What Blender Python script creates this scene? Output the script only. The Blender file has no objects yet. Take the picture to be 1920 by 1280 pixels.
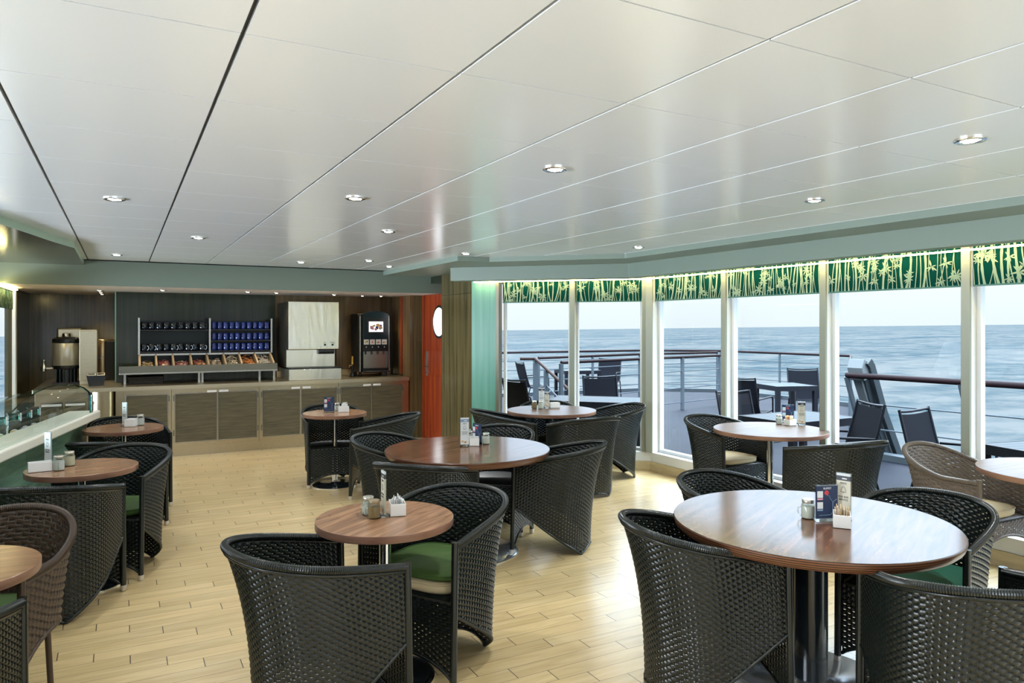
import bpy, bmesh, math, random
import numpy as np
from mathutils import Vector, Matrix
random.seed(7)
sc = bpy.context.scene
col = sc.collection
R = math.radians
# ------------------------------------------------------------------ camera
CAMYAW = 28.5
cd = bpy.data.cameras.new('camera'); cam = bpy.data.objects.new('camera', cd); col.objects.link(cam)
cam.location = (0, 0, 1.64); cam.rotation_euler = (R(90), 0, R(-CAMYAW))
cd.sensor_width = 36; cd.lens = 25.24; cd.shift_y = -28/1920; cd.clip_end = 30000; cd.clip_start = .05
sc.camera = cam
# ------------------------------------------------------------------ world: bright hazy maritime sky
wd = bpy.data.worlds.new('sky'); sc.world = wd; wd.use_nodes = True
nt = wd.node_tree; nt.nodes.clear()
wo = nt.nodes.new('ShaderNodeOutputWorld'); bg = nt.nodes.new('ShaderNodeBackground')
tc = nt.nodes.new('ShaderNodeTexCoord'); sx = nt.nodes.new('ShaderNodeSeparateXYZ'); rp = nt.nodes.new('ShaderNodeValToRGB')
nt.links.new(tc.outputs['Generated'], sx.inputs[0]); nt.links.new(sx.outputs['Z'], rp.inputs[0])
nt.links.new(rp.outputs[0], bg.inputs[0]); nt.links.new(bg.outputs[0], wo.inputs[0])
e = rp.color_ramp.elements
e[0].position = 0; e[0].color = (.68/15, .71/15, .73/15, 1)
e[1].position = .06; e[1].color = (.76/15, .78/15, .79/15, 1)
x = e.new(.14); x.color = (.92/15, 1.05/15, 1.25/15, 1)
x = e.new(.40); x.color = (4.0/15, 4.9/15, 6.0/15, 1)
x = e.new(.58); x.color = (12.2/15, 13.4/15, 14.8/15, 1)
x = e.new(1.0); x.color = (11/15, 12.8/15, 1.0, 1)
bg.inputs[1].default_value = 15.0
# ------------------------------------------------------------------ fill lights and window portals
def light(name, kind, loc, rot, energy, color, **kw):
    ld = bpy.data.lights.new(name, kind); ld.energy = energy; ld.color = color
    for k, v in kw.items(): setattr(ld, k, v)
    o = bpy.data.objects.new(name, ld); col.objects.link(o); o.location = loc; o.rotation_euler = rot
    return o
# added fill lights behind and left of the camera, tilted up at the ceiling
light('fill_light_rear', 'AREA', (1.2, -3.85, 1.0), (R(138), 0, R(0)), 66, (.78, .89, 1.0), shape='RECTANGLE', size=7.5, size_y=1.6, spread=R(105))
light('fill_light_left', 'AREA', (-5.85, 5.2, .9), (R(124), 0, R(-90)), 620, (.80, .90, 1.0), shape='RECTANGLE', size=9.5, size_y=1.6, spread=R(105))
# sampling portals in the window openings on the right (they emit nothing themselves)
for nm, lo, rz, w in (('window_portal_right', (5.50, 1.2, 1.15), 90, 10.2), ('window_portal_corner', (4.84, 7.26, 1.15), 135, 1.8)):
    o = light(nm, 'AREA', lo, (R(90), 0, R(rz)), 1, (1, 1, 1), shape='RECTANGLE', size=w, size_y=2.1); o.data.cycles.is_portal = True
sc.view_settings.view_transform = 'Standard'; sc.view_settings.look = 'None'
sc.view_settings.exposure = 0.54; sc.view_settings.gamma = 1.0; sc.view_settings.use_curve_mapping = False
DOWN_W = 33.0     # watts of one ceiling downlight
sc.cycles.max_bounces = 10; sc.cycles.transparent_max_bounces = 24; sc.cycles.sample_clamp_indirect = 3
# ------------------------------------------------------------------ materials
M = {}
def mat(name, c, rough=.5, metal=0., spec=.5, **kw):
    m = bpy.data.materials.new(name); m.use_nodes = True
    b = m.node_tree.nodes['Principled BSDF']
    b.inputs['Base Color'].default_value = (*c, 1); b.inputs['Roughness'].default_value = rough
    b.inputs['Metallic'].default_value = metal; b.inputs['Specular IOR Level'].default_value = spec
    for k, v in kw.items(): b.inputs[k].default_value = v
    M[name] = m
    return m
def N(m, t, **kw):
    n = m.node_tree.nodes.new(t)
    for k, v in kw.items(): setattr(n, k, v)
    return n
def L(m, a, b): m.node_tree.links.new(a, b)
def bsdf(m): return m.node_tree.nodes['Principled BSDF']
def coords(m, scale=(1,1,1), rot=(0,0,0), kind='Object'):
    t = N(m, 'ShaderNodeTexCoord'); mp = N(m, 'ShaderNodeMapping')
    mp.inputs['Scale'].default_value = scale; mp.inputs['Rotation'].default_value = rot
    L(m, t.outputs[kind], mp.inputs[0]); return mp.outputs[0]
def ramp(m, fac, stops):
    r = N(m, 'ShaderNodeValToRGB'); e = r.color_ramp.elements
    e[0].position, e[0].color = stops[0][0], (*stops[0][1], 1)
    e[1].position, e[1].color = stops[-1][0], (*stops[-1][1], 1)
    for p, c in stops[1:-1]:
        x = e.new(p); x.color = (*c, 1)
    L(m, fac, r.inputs[0]); return r.outputs[0]
def noise(m, vec, scale, detail=4, dist=0., rough=.5):
    n = N(m, 'ShaderNodeTexNoise'); n.inputs['Scale'].default_value = scale; n.inputs['Detail'].default_value = detail
    n.inputs['Distortion'].default_value = dist; n.inputs['Roughness'].default_value = rough
    L(m, vec, n.inputs['Vector']); return n.outputs['Fac']
def bump(m, h, strength=.3, dist=.01):
    b = N(m, 'ShaderNodeBump'); b.inputs['Strength'].default_value = strength; b.inputs['Distance'].default_value = dist
    L(m, h, b.inputs['Height']); L(m, b.outputs[0], bsdf(m).inputs['Normal'])
def grain(name, c0, c1, scale, stretch, rough, dist=.6, spec=.5, kind='Object', rot=(0,0,0), **kw):
    m = mat(name, c0, rough, spec=spec, **kw)
    v = coords(m, stretch, rot, kind)
    L(m, ramp(m, noise(m, v, scale, 6, dist), [(.32, c0), (.52, tuple((a+b)/2 for a, b in zip(c0, c1))), (.70, c1)]), bsdf(m).inputs['Base Color'])
    return m
def emis(name, c, s):
    m = bpy.data.materials.new(name); m.use_nodes = True; n = m.node_tree; n.nodes.clear()
    o = n.nodes.new('ShaderNodeOutputMaterial'); e = n.nodes.new('ShaderNodeEmission')
    e.inputs[0].default_value = (*c, 1); e.inputs[1].default_value = s; n.links.new(e.outputs[0], o.inputs[0]); M[name] = m
    return m
# floor: pale wood-look tile strips laid along X, joints stepped by a quarter of a tile per row
def floor_mat():
    m = mat('floor_tile', (.6, .47, .28), .35, **{'Coat Weight': .9, 'Coat Roughness': .24})
    t = N(m, 'ShaderNodeTexCoord'); s = N(m, 'ShaderNodeSeparateXYZ'); L(m, t.outputs['Object'], s.inputs[0])
    def math_(op, a, b=None, c=None):
        n = N(m, 'ShaderNodeMath', operation=op)
        for i, v in enumerate((a, b, c)):
            if v is None: continue
            if isinstance(v, (int, float)): n.inputs[i].default_value = v
            else: L(m, v, n.inputs[i])
        return n.outputs[0]
    yr = math_('DIVIDE', math_('SUBTRACT', 4.981, s.outputs['Y']), .1025)
    row = math_('FLOOR', yr); fy = math_('SUBTRACT', yr, row)
    xr = math_('DIVIDE', math_('SUBTRACT', math_('ADD', s.outputs['X'], .124), math_('MULTIPLY', row, .159)), .636)
    ti = math_('FLOOR', xr); fx = math_('SUBTRACT', xr, ti)
    ey = math_('MULTIPLY', math_('MINIMUM', fy, math_('SUBTRACT', 1.0, fy)), .1025)
    ex = math_('MULTIPLY', math_('MINIMUM', fx, math_('SUBTRACT', 1.0, fx)), .636)
    gy = math_('LESS_THAN', ey, .0014); gx = math_('LESS_THAN', ex, .0021)
    cmb = N(m, 'ShaderNodeCombineXYZ'); L(m, row, cmb.inputs[0]); L(m, ti, cmb.inputs[1])
    wn = N(m, 'ShaderNodeTexWhiteNoise', noise_dimensions='2D'); L(m, cmb.outputs[0], wn.inputs['Vector'])
    add = N(m, 'ShaderNodeVectorMath', operation='MULTIPLY_ADD')
    L(m, t.outputs['Object'], add.inputs[0]); add.inputs[1].default_value = (1.6, 14, 1); L(m, wn.outputs['Color'], add.inputs[2])
    g = noise(m, add.outputs[0], 1.6, 5, .8)
    base = ramp(m, g, [(.3, (.54, .385, .175)), (.55, (.64, .48, .24)), (.75, (.70, .55, .30))])
    hs = N(m, 'ShaderNodeHueSaturation'); L(m, base, hs.inputs['Color'])
    L(m, math_('ADD', math_('MULTIPLY', wn.outputs['Value'], .16), .92), hs.inputs['Value'])
    mx = N(m, 'ShaderNodeMixRGB'); L(m, gy, mx.inputs[0]); L(m, hs.outputs[0], mx.inputs[1]); mx.inputs[2].default_value = (.17, .11, .05, 1)
    my = N(m, 'ShaderNodeMixRGB'); L(m, gx, my.inputs[0]); L(m, mx.outputs[0], my.inputs[1]); my.inputs[2].default_value = (.03, .022, .015, 1)
    L(m, my.outputs[0], bsdf(m).inputs['Base Color'])
    inv = math_('SUBTRACT', 1.0, math_('MAXIMUM', gx, gy)); bump(m, inv, .5, .002)
floor_mat()
m = mat('ceiling_white', (.78, .815, .86), .35, spec=.5, **{'Coat Weight': 1.0, 'Coat Roughness': .20})
bump(m, noise(m, coords(m, (1, .06, 1)), 26, 2), .03, .01)
mat('ceiling_gap', (.05, .05, .05), .6)
mat('gap_edge', (.5, .5, .49), .4)
mat('soffit_green', (.175, .232, .20), .45)
mat('soffit_mint', (.60, .84, .74), .4)
mat('soffit_white', (.72, .66, .62), .4)
grain('soffit_lacquer', (.04, .035, .025), (.06, .055, .04), 4, (6, .3, 1), .13, spec=.8)
grain('wall_laminate', (.034, .034, .016), (.085, .066, .028), 7, (3.2, 3.2, .09), .20, spec=.35)
grain('wall_laminate_dark', (.012, .021, .013), (.030, .036, .020), 7, (3.2, 3.2, .09), .18, spec=.35)
grain('green_panel', (.10, .30, .24), (.17, .38, .31), 6, (3.2, 3.2, .1), .26, spec=.4)
grain('partition_green', (.12, .24, .17), (.24, .38, .28), 3, (1, 1, 7), .22)
grain('door_wood', (.20, .022, .008), (.36, .06, .015), 6, (4, 4, .15), .25)
grain('cabinet_wood', (.065, .060, .038), (.13, .11, .066), 5, (.7, 3, 9), .35)
grain('walnut', (.17, .082, .040), (.36, .195, .105), 2.6, (1.2, 11, 2), .22, .9, spec=.5)
grain('walnut_dark', (.060, .026, .014), (.19, .090, .048), 2.6, (1.2, 11, 2), .16, .9, spec=.34, **{'Coat Weight': .04, 'Coat Roughness': .14})
grain('walnut_glare', (.085, .052, .036), (.16, .105, .075), 2.6, (1.2, 11, 2), .34, .9, spec=.18)  # greyer walnut copy for the window tables, sky glare put into its colour
grain('edge_walnut', (.20, .10, .065), (.34, .19, .13), 3, (2, 2, 12), .3)
m = mat('edge_ply', (.1, .04, .02), .3)
wv = N(m, 'ShaderNodeTexWave', bands_direction='Z'); wv.inputs['Scale'].default_value = 34; wv.inputs['Distortion'].default_value = .4
L(m, coords(m), wv.inputs['Vector']); L(m, ramp(m, wv.outputs['Fac'], [(.3, (.035, .014, .007)), (.7, (.19, .075, .035))]), bsdf(m).inputs['Base Color'])
m = mat('steel', (.50, .44, .31), .30, 1.0)
L(m, ramp(m, noise(m, coords(m, (2, 2, 30)), 20, 2), [(.3, (.46, .41, .29)), (.7, (.58, .52, .38))]), bsdf(m).inputs['Base Color'])
mat('steel_smooth', (.46, .45, .41), .26, 1.0)
m = mat('steel_bright', (.78, .76, .65), .24, .92)
bump(m, noise(m, coords(m, (1.2, 1.2, .25)), 3.5, 2, 1.0), .35, .02)
mat('bronze_steel', (.52, .38, .22), .28, 1.0)
mat('chrome', (.82, .82, .82), .08, 1.0)
mat('cap_steel', (.72, .70, .66), .3, .8)
mat('black_base', (.008, .010, .012), .12, spec=.6)
mat('column_black', (.008, .014, .02), .16, spec=.7)
mat('base_silver', (.75, .77, .80), .18, .9)
mat('black_plastic', (.012, .014, .016), .22)
mat('dark_plastic', (.016, .015, .012), .4, spec=.3)
mat('navy_gloss', (.008, .022, .030), .18, spec=.4)
mat('tray_black', (.014, .011, .009), .3)
mat('wicker', (.0062, .0100, .0084), .27, spec=.55)
mat('wicker_brown', (.062, .038, .024), .36, spec=.5)
mat('wicker_grey', (.13, .105, .085), .42, spec=.5)
mat('wicker_under', (.030, .026, .020), .5)
m = mat('cushion_cream', (.62, .51, .31), .8); bump(m, noise(m, coords(m), 14, 3), .4, .02)
m = mat('cushion_green', (.050, .105, .016), .75); bump(m, noise(m, coords(m), 10, 3), .4, .02)
m = mat('cushion_teal', (.010, .11, .065), .75); bump(m, noise(m, coords(m), 8, 3), .5, .02)
mat('white_frame', (.80, .82, .82), .3)
mat('mullion_grey', (.30, .32, .26), .35)
mat('jamb_grey', (.16, .16, .12), .3, .3)
grain('skirting_tile', (.52, .42, .24), (.64, .54, .34), 3, (1.5, 1.5, 9), .35)
def fabric(name, c, tc_):
    m = bpy.data.materials.new(name); m.use_nodes = True; n = m.node_tree; n.nodes.clear()
    o = n.nodes.new('ShaderNodeOutputMaterial'); d = n.nodes.new('ShaderNodeBsdfDiffuse'); t = n.nodes.new('ShaderNodeBsdfTranslucent'); mx = n.nodes.new('ShaderNodeMixShader')
    d.inputs[0].default_value = (*c, 1); t.inputs[0].default_value = (*tc_, 1); mx.inputs[0].default_value = .3
    n.links.new(d.outputs[0], mx.inputs[1]); n.links.new(t.outputs[0], mx.inputs[2]); n.links.new(mx.outputs[0], o.inputs[0]); M[name] = m
fabric('blind_green', (.004, .060, .050), (.01, .11, .13)); fabric('blind_print', (.36, .50, .38), (.20, .38, .36))
mat('blind_edge', (.05, .16, .14), .6)
emis('led_warm', (1.0, .80, .34), 26.0)
emis('lamp_white', (1.0, .93, .80), 26)
emis('lamp_warm', (1.0, .84, .60), 22)
emis('porthole_glow', (.93, .97, 1.0), 2.2)
emis('screen_glow', (.92, .92, .95), 1.0)
mat('paper_white', (.80, .80, .78), .5)
mat('white_china', (.82, .82, .80), .22)
mat('sugar', (.78, .77, .70), .6)
mat('brown_sugar', (.36, .24, .10), .6)
mat('jar_lid', (.60, .58, .50), .25, .8)
mat('jar_lid_brown', (.30, .23, .13), .35, .5)
mat('navy_print', (.016, .032, .085), .4)
mat('sign_dark', (.03, .035, .045), .4)
mat('sign_cream', (.66, .62, .50), .5)
mat('sign_pale', (.70, .73, .74), .5)
mat('ink', (.02, .02, .02), .5)
mat('ink_white', (.8, .8, .8), .5)
mat('print_red', (.55, .05, .06), .5)
mat('print_blue', (.20, .30, .45), .5)
mat('print_pink', (.75, .32, .42), .5)
mat('print_yellow', (.75, .55, .12), .5)
mat('print_green', (.35, .50, .18), .5)
mat('sachet_tan', (.62, .42, .20), .6)
mat('sachet_orange', (.55, .20, .06), .6)
mat('sachet_cream', (.75, .68, .52), .6)
mat('sachet_red', (.45, .10, .08), .6)
mat('sachet_green', (.22, .25, .12), .6)
mat('mug_dark', (.004, .010, .022), .07, spec=.7)
mat('mug_blue', (.012, .035, .22), .10, spec=.7)
mat('shelf_dark', (.02, .012, .010), .3)
mat('teak', (.016, .006, .004), .6, spec=.1)
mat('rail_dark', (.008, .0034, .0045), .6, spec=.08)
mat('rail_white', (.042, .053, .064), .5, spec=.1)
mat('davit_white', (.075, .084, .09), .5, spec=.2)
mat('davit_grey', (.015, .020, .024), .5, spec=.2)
mat('sling_black', (.0020, .0026, .005), .8, spec=.08)
mat('frame_black', (.0025, .003, .006), .55, spec=.15)
mat('outdoor_top', (.011, .016, .020), .5, spec=.1)
mat('ledge_cream', (.86, .84, .71), .35)
mat('outlet_white', (.8, .8, .78), .4)
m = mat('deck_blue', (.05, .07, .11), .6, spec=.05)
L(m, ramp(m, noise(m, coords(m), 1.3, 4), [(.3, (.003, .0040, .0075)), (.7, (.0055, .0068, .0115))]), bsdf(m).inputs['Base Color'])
mat('deck_edge', (.03, .037, .043), .6, spec=.1)
def glass(name, tint, fac=.06, rough=0.0):
    m = bpy.data.materials.new(name); m.use_nodes = True; n = m.node_tree; n.nodes.clear()
    o = n.nodes.new('ShaderNodeOutputMaterial'); t = n.nodes.new('ShaderNodeBsdfTransparent'); g = n.nodes.new('ShaderNodeBsdfGlossy')
    mx = n.nodes.new('ShaderNodeMixShader'); f = n.nodes.new('ShaderNodeFresnel'); f.inputs[0].default_value = 1.45
    mm = n.nodes.new('ShaderNodeMath'); mm.operation = 'MULTIPLY_ADD'; mm.inputs[1].default_value = fac*10; mm.inputs[2].default_value = 0
    n.links.new(f.outputs[0], mm.inputs[0]); n.links.new(mm.outputs[0], mx.inputs[0])
    t.inputs[0].default_value = (*tint, 1); g.inputs[0].default_value = (1, 1, 1, 1); g.inputs[1].default_value = rough
    n.links.new(t.outputs[0], mx.inputs[1]); n.links.new(g.outputs[0], mx.inputs[2]); n.links.new(mx.outputs[0], o.inputs[0]); M[name] = m
glass('window_glass', (.93, .97, .98), .004)
glass('jar_glass', (.90, .94, .92), .08)
glass('case_glass', (.955, .985, .98), .018)
glass('case_glass_edge', (.10, .38, .34), .1)
glass('bottle_glass', (.25, .50, .46), .08)
glass('acrylic', (.88, .92, .93), .10)
# sea
m = mat('sea_water', (.30, .45, .55), .7, spec=.0)
v = coords(m, (.075, .085, 1), (0, 0, R(-CAMYAW+8)))
n1 = noise(m, v, 1.0, 8, .5, .62)
v2 = coords(m, (.004, .012, 1), (0, 0, R(-CAMYAW+8)))
n2 = noise(m, v2, 1.0, 5, .3, .6)
mxx = N(m, 'ShaderNodeMath', operation='MULTIPLY_ADD'); L(m, n2, mxx.inputs[0]); mxx.inputs[1].default_value = .5; 
mh = N(m, 'ShaderNodeMath', operation='MULTIPLY'); L(m, n1, mh.inputs[0]); mh.inputs[1].default_value = .6; L(m, mh.outputs[0], mxx.inputs[2])
L(m, ramp(m, mxx.outputs[0], [(.42, (.0150, .0250, .0310)), (.52, (.0300, .0365, .0395)), (.62, (.0480, .0500, .0500))]), bsdf(m).inputs['Base Color'])
bump(m, n1, .35, 1.0)

# ------------------------------------------------------------------ mesh builder
class MB:
    def __init__(s): s.v = []; s.f = []; s.mi = []; s.mats = []
    def m(s, name):
        if name not in s.mats: s.mats.append(name)
        return s.mats.index(name)
    def add(s, vs, fs, mt):
        o = len(s.v); s.v += [tuple(p) for p in vs]; k = s.m(mt)
        s.f += [tuple(i+o for i in f) for f in fs]; s.mi += [k]*len(fs)
        return s
    def box(s, x0, x1, y0, y1, z0, z1, mt, T=None):
        p = [(x, y, z) for z in (z0, z1) for y in (y0, y1) for x in (x0, x1)]
        if T: p = [T(*q) for q in p]
        return s.add(p, [(0,2,3,1), (4,5,7,6), (0,1,5,4), (2,6,7,3), (0,4,6,2), (1,3,7,5)], mt)
    def cyl(s, p0, p1, r0, mt, r1=None, n=20, caps=True):
        r1 = r0 if r1 is None else r1
        a = Vector(p0); b = Vector(p1); d = (b-a).normalized()
        u = d.orthogonal().normalized(); w = d.cross(u)
        vs = []
        for c, r in ((a, r0), (b, r1)):
            for i in range(n):
                t = 2*math.pi*i/n; vs.append(c+u*(r*math.cos(t))+w*(r*math.sin(t)))
        fs = [(i, (i+1) % n, n+(i+1) % n, n+i) for i in range(n)]
        if caps: fs += [tuple(range(n))[::-1], tuple(range(n, 2*n))]
        return s.add(vs, fs, mt)
    def lathe(s, prof, mt, c=(0,0,0), n=28, cap=True):
        vs = []; k = len(prof)
        for r, z in prof:
            for i in range(n):
                t = 2*math.pi*i/n; vs.append((c[0]+r*math.cos(t), c[1]+r*math.sin(t), c[2]+z))
        fs = [(j*n+i, j*n+(i+1) % n, (j+1)*n+(i+1) % n, (j+1)*n+i) for j in range(k-1) for i in range(n)]
        if cap: fs += [tuple(range(n))[::-1], tuple(range((k-1)*n, k*n))]
        return s.add(vs, fs, mt)
    def tube(s, pts, r, mt, n=8, closed=False, rr=None, up=(0,0,1)):
        P = [Vector(p) for p in pts]; k = len(P); vs = []
        for i, p in enumerate(P):
            a = P[(i-1) % k] if (closed or i > 0) else p; b = P[(i+1) % k] if (closed or i < k-1) else p
            d = (b-a).normalized(); u = d.cross(Vector(up))
            if u.length < 1e-3: u = d.orthogonal()
            u.normalize(); w = u.cross(d); q = rr[i] if rr is not None else r
            for j in range(n):
                t = 2*math.pi*j/n; vs.append(p+u*(q*math.cos(t))+w*(q*math.sin(t)))
        fs = [(i*n+j, i*n+(j+1) % n, ((i+1) % k)*n+(j+1) % n, ((i+1) % k)*n+j) for i in range(k if closed else k-1) for j in range(n)]
        if not closed: fs += [tuple(range(n))[::-1], tuple(range((k-1)*n, k*n))]
        return s.add(vs, fs, mt)
    def prism(s, poly, z0, z1, mt, T=None, side=None):
        n = len(poly)
        vs = [(x, y, z0) for x, y in poly]+[(x, y, z1) for x, y in poly]
        if T: vs = [T(*p) for p in vs]
        s.add(vs, [tuple(range(n))[::-1], tuple(range(n, 2*n))], mt)
        return s.add(vs, [(i, (i+1) % n, n+(i+1) % n, n+i) for i in range(n)], side or mt)
    def build(s, name, parent=None, smooth=None, bevel=0, loc=None, rot=0, data_only=False, link=True):
        me = bpy.data.meshes.new(name); me.from_pydata([tuple(p) for p in s.v], [], s.f)
        for k in s.mats: me.materials.append(M[k])
        me.polygons.foreach_set('material_index', s.mi)
        bm = bmesh.new(); bm.from_mesh(me); bmesh.ops.recalc_face_normals(bm, faces=bm.faces); bm.to_mesh(me); bm.free()
        if smooth is not None:
            me.polygons.foreach_set('use_smooth', [True]*len(me.polygons))
            if smooth < 180: me.set_sharp_from_angle(angle=R(smooth))
        me.update()
        o = bpy.data.objects.new(name, me)
        if link: col.objects.link(o)
        if parent: o.parent = parent
        if loc is not None: o.location = loc
        if rot: o.rotation_euler = (0, 0, R(rot))
        if bevel:
            b = o.modifiers.new('bevel', 'BEVEL'); b.width = bevel; b.segments = 2; b.limit_method = 'ANGLE'; b.angle_limit = R(40)
        return o
def tag(o, label=None, cat=None, group=None, kind=None):
    if label: o['label'] = label
    if cat: o['category'] = cat
    if group: o['group'] = group
    if kind: o['kind'] = kind
    return o
def thing(name, label, cat, loc=(0,0,0), rot=0, group=None, kind=None):
    o = bpy.data.objects.new(name, None); col.objects.link(o); o.empty_display_size = .1
    o.location = loc; o.rotation_euler = (0, 0, R(rot)); return tag(o, label, cat, group, kind)
KIDS = {}
def copy_tree(o, parent=None):
    c = o.copy(); col.objects.link(c); c.parent = parent
    for ch in [x for x in ALL_CHILDREN(o)]: copy_tree(ch, c)
    return c
def ALL_CHILDREN(o): return [x for x in bpy.data.objects if x.parent == o]
def text(s, size, mt, parent, loc, rot, name='lettering', depth=.0006, align='CENTER'):
    cu = bpy.data.curves.new('t', 'FONT'); cu.body = s; cu.size = size; cu.extrude = depth; cu.align_x = align; cu.resolution_u = 3
    o = bpy.data.objects.new('t', cu); me = bpy.data.meshes.new_from_object(o); bpy.data.objects.remove(o)
    me.materials.clear(); me.materials.append(M[mt])
    n = bpy.data.objects.new(name, me); col.objects.link(n); n.parent = parent; n.location = loc; n.rotation_euler = rot
    return n
def struct(mb, name, **kw):
    o = mb.build(name, **kw); o['kind'] = 'structure'; return o

mat('shelf_back', (.006, .014, .014), .30, spec=.3)
mat('steel_dark', (.20, .20, .17), .38, .9)
mat('steel_lip', (.60, .54, .40), .30, .9)
grain('wall_laminate_olive_lit', (.050, .046, .020), (.14, .11, .05), 7, (3.2, 3.2, .09), .16, spec=.45)  # lighter wall laminate copy, window and spot light put into its colour
grain('wall_laminate_spotlit', (.085, .056, .026), (.17, .11, .052), 7, (3.2, 3.2, .09), .18, spec=.4)  # wall laminate copy with the buffet spots' warm light put into its colour
mat('divider_tan', (.50, .38, .25), .5)
mat('urn_steel', (.62, .61, .56), .30, .55)
# ================================================================== STRUCTURE
ZC = 2.375
mb = MB(); mb.box(-6.1, 5.42, -4.1, 12.2, -.12, 0, 'floor_tile'); struct(mb, 'floor')
# ceiling of square lacquered panels
mb = MB(); gx = [.862+.595*k for k in range(-12, 9)]; gy = [1.905+.6*k for k in range(-10, 13)]
for a, b in zip(gx, gx[1:]):
    for c, d in zip(gy, gy[1:]):
        mb.box(a+.006, b-.006, c+.0028, d-.0028, ZC, ZC+.012, 'ceiling_white')
    mb.box(b-.0105, b-.0065, gy[0], gy[-1], ZC+.0005, ZC+.02, 'gap_edge')
mb.box(-6.2, 5.9, -4.2, 12.4, ZC+.014, ZC+.10, 'ceiling_gap'); struct(mb, 'ceiling')
mb = MB()
for a, b, c, d in ((-6.1, 5.42, 0, .25), (-6.1, 5.42, 2.10, ZC), (-6.1, -3.6, .25, 2.10), (-1.0, -.4, .25, 2.10), (1.2, 2.4, .25, 2.10), (3.45, 3.6, .25, 2.10), (4.75, 5.42, .25, 2.10)): mb.box(a, b, -4.2, -4.1, c, d, 'wall_laminate_olive_lit')
struct(mb, 'wall_rear')
mb = MB(); mb.box(-6.2, -6.1, -4.1, 12.2, 0, ZC, 'soffit_white'); struct(mb, 'wall_left')
mb = MB(); mb.box(-1.25, -.07, 12.0, 12.1, 0, ZC, 'wall_laminate_olive_lit'); struct(mb, 'wall_far_alcove')
mb = MB(); mb.box(-1.25, -1.135, 10.55, 12.0, 0, 2.11, 'wall_laminate'); struct(mb, 'wall_alcove_left')
mb = MB(); mb.box(-.07, 4.3, 10.85, 10.95, 0, ZC, 'wall_laminate_dark'); mb.box(-.07, 0, 10.95, 12.0, 0, ZC, 'wall_laminate')
mb.box(-.085, -.070, 10.835, 10.95, .9, 2.1, 'green_panel'); struct(mb, 'wall_far')
# laminate on the right part of the far wall, spotlight warmth in its colour
mb = MB(); mb.box(1.96, 3.72, 10.83, 10.85, .9, 2.1, 'wall_laminate_spotlit'); struct(mb, 'wall_far_panel')
# niche side wall and recessed door wall
mb = MB()
mb.box(3.72, 3.76, 10.0, 10.83, 0, 2.1, 'wall_laminate_spotlit'); mb.box(3.76, 4.3, 10.0, 10.83, 0, 2.36, 'wall_laminate_olive_lit')
struct(mb, 'wall_door_far_jamb')
mb = MB(); mb.box(3.70, 3.722, 10.30, 10.36, .93, 2.09, 'door_wood'); struct(mb, 'trim_niche')
mb = MB(); mb.box(3.76, 3.96, 7.97, 8.90, 0, 2.36, 'wall_laminate_olive_lit'); mb.box(3.76, 3.92, 8.90, 10.0, 2.235, 2.36, 'wall_laminate_dark')
mb.box(3.757, 3.762, 7.97, 8.90, 2.05, 2.055, 'wall_laminate_dark')
struct(mb, 'wall_right_panel')
mb = MB(); mb.box(3.97, 4.06, 8.0, 10.0, 0, 2.36, 'wall_laminate_dark'); struct(mb, 'wall_right_backing')
# door with round porthole
dr = thing('door_1', None, None, (3.93, 9.48, 0)); dr['kind'] = 'structure'
mb = MB(); mb.box(.0, .045, -.50, .50, .01, 2.23, 'door_wood')
mb.box(-.006, .0, -.42, .42, 1.30, 2.10, 'door_wood'); mb.box(-.006, .0, -.42, .42, .15, .95, 'door_wood'); mb.build('door_leaf', dr, bevel=.003)
mb = MB(); mb.box(-.02, .045, .46, .515, .0, 2.235, 'door_wood'); mb.build('door_frame', dr)
T = lambda x, y, z: (z-.012, x-.15, y+1.705)
def ring(mb, r0, r1, w, mt, T, n=40):
    vs = []; 
    for i in range(n):
        t = 2*math.pi*i/n
        for r, z in ((r0, 0), (r0, w), (r1, w), (r1, 0)): vs.append(T(r*math.cos(t), r*math.sin(t), z))
    fs = [(4*i+j, 4*i+(j+1) % 4, 4*((i+1) % n)+(j+1) % 4, 4*((i+1) % n)+j) for i in range(n) for j in range(4)]
    mb.add(vs, fs, mt)
mb = MB(); ring(mb, .20, .235, -.02, 'chrome', T); mb.build('porthole_ring', dr, smooth=30)
mb = MB(); mb.prism([(.2*math.cos(2*math.pi*i/40), .2*math.sin(2*math.pi*i/40)) for i in range(40)], 0, .008, 'porthole_glow', T=T); mb.build('porthole_window', dr)
hd = MB(); hd.box(-.016, 0, .335, .375, .92, 1.28, 'jar_lid'); hd.cyl((-.045, .355, 1.06), (0, .355, 1.06), .012, 'steel_smooth'); hd.cyl((-.045, .355, 1.06), (-.045, .24, 1.06), .011, 'steel_smooth')
hd.cyl((-.03, .355, .97), (0, .355, .97), .018, 'steel_smooth'); hd.build('door_handle', dr, smooth=35)
# green glossy panel on the diagonal before the windows
def frame(A, B):
    A = Vector((*A, 0)); B = Vector((*B, 0)); u = (B-A).normalized(); n = Vector((-u.y, u.x, 0))
    return (lambda s, d, z: tuple(A+u*s+n*d+Vector((0, 0, z)))), (B-A).length
T, Ld = frame((3.76, 7.96), (3.985, 7.735))
mb = MB(); mb.box(0, Ld-.005, 0, .12, 0, 2.33, 'green_panel', T); struct(mb, 'wall_diagonal_panel')
mb = MB(); mb.box(Ld-.005, Ld+.035, -.02, .12, 0, 2.2, 'jamb_grey', T); struct(mb, 'trim_jamb')
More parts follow.
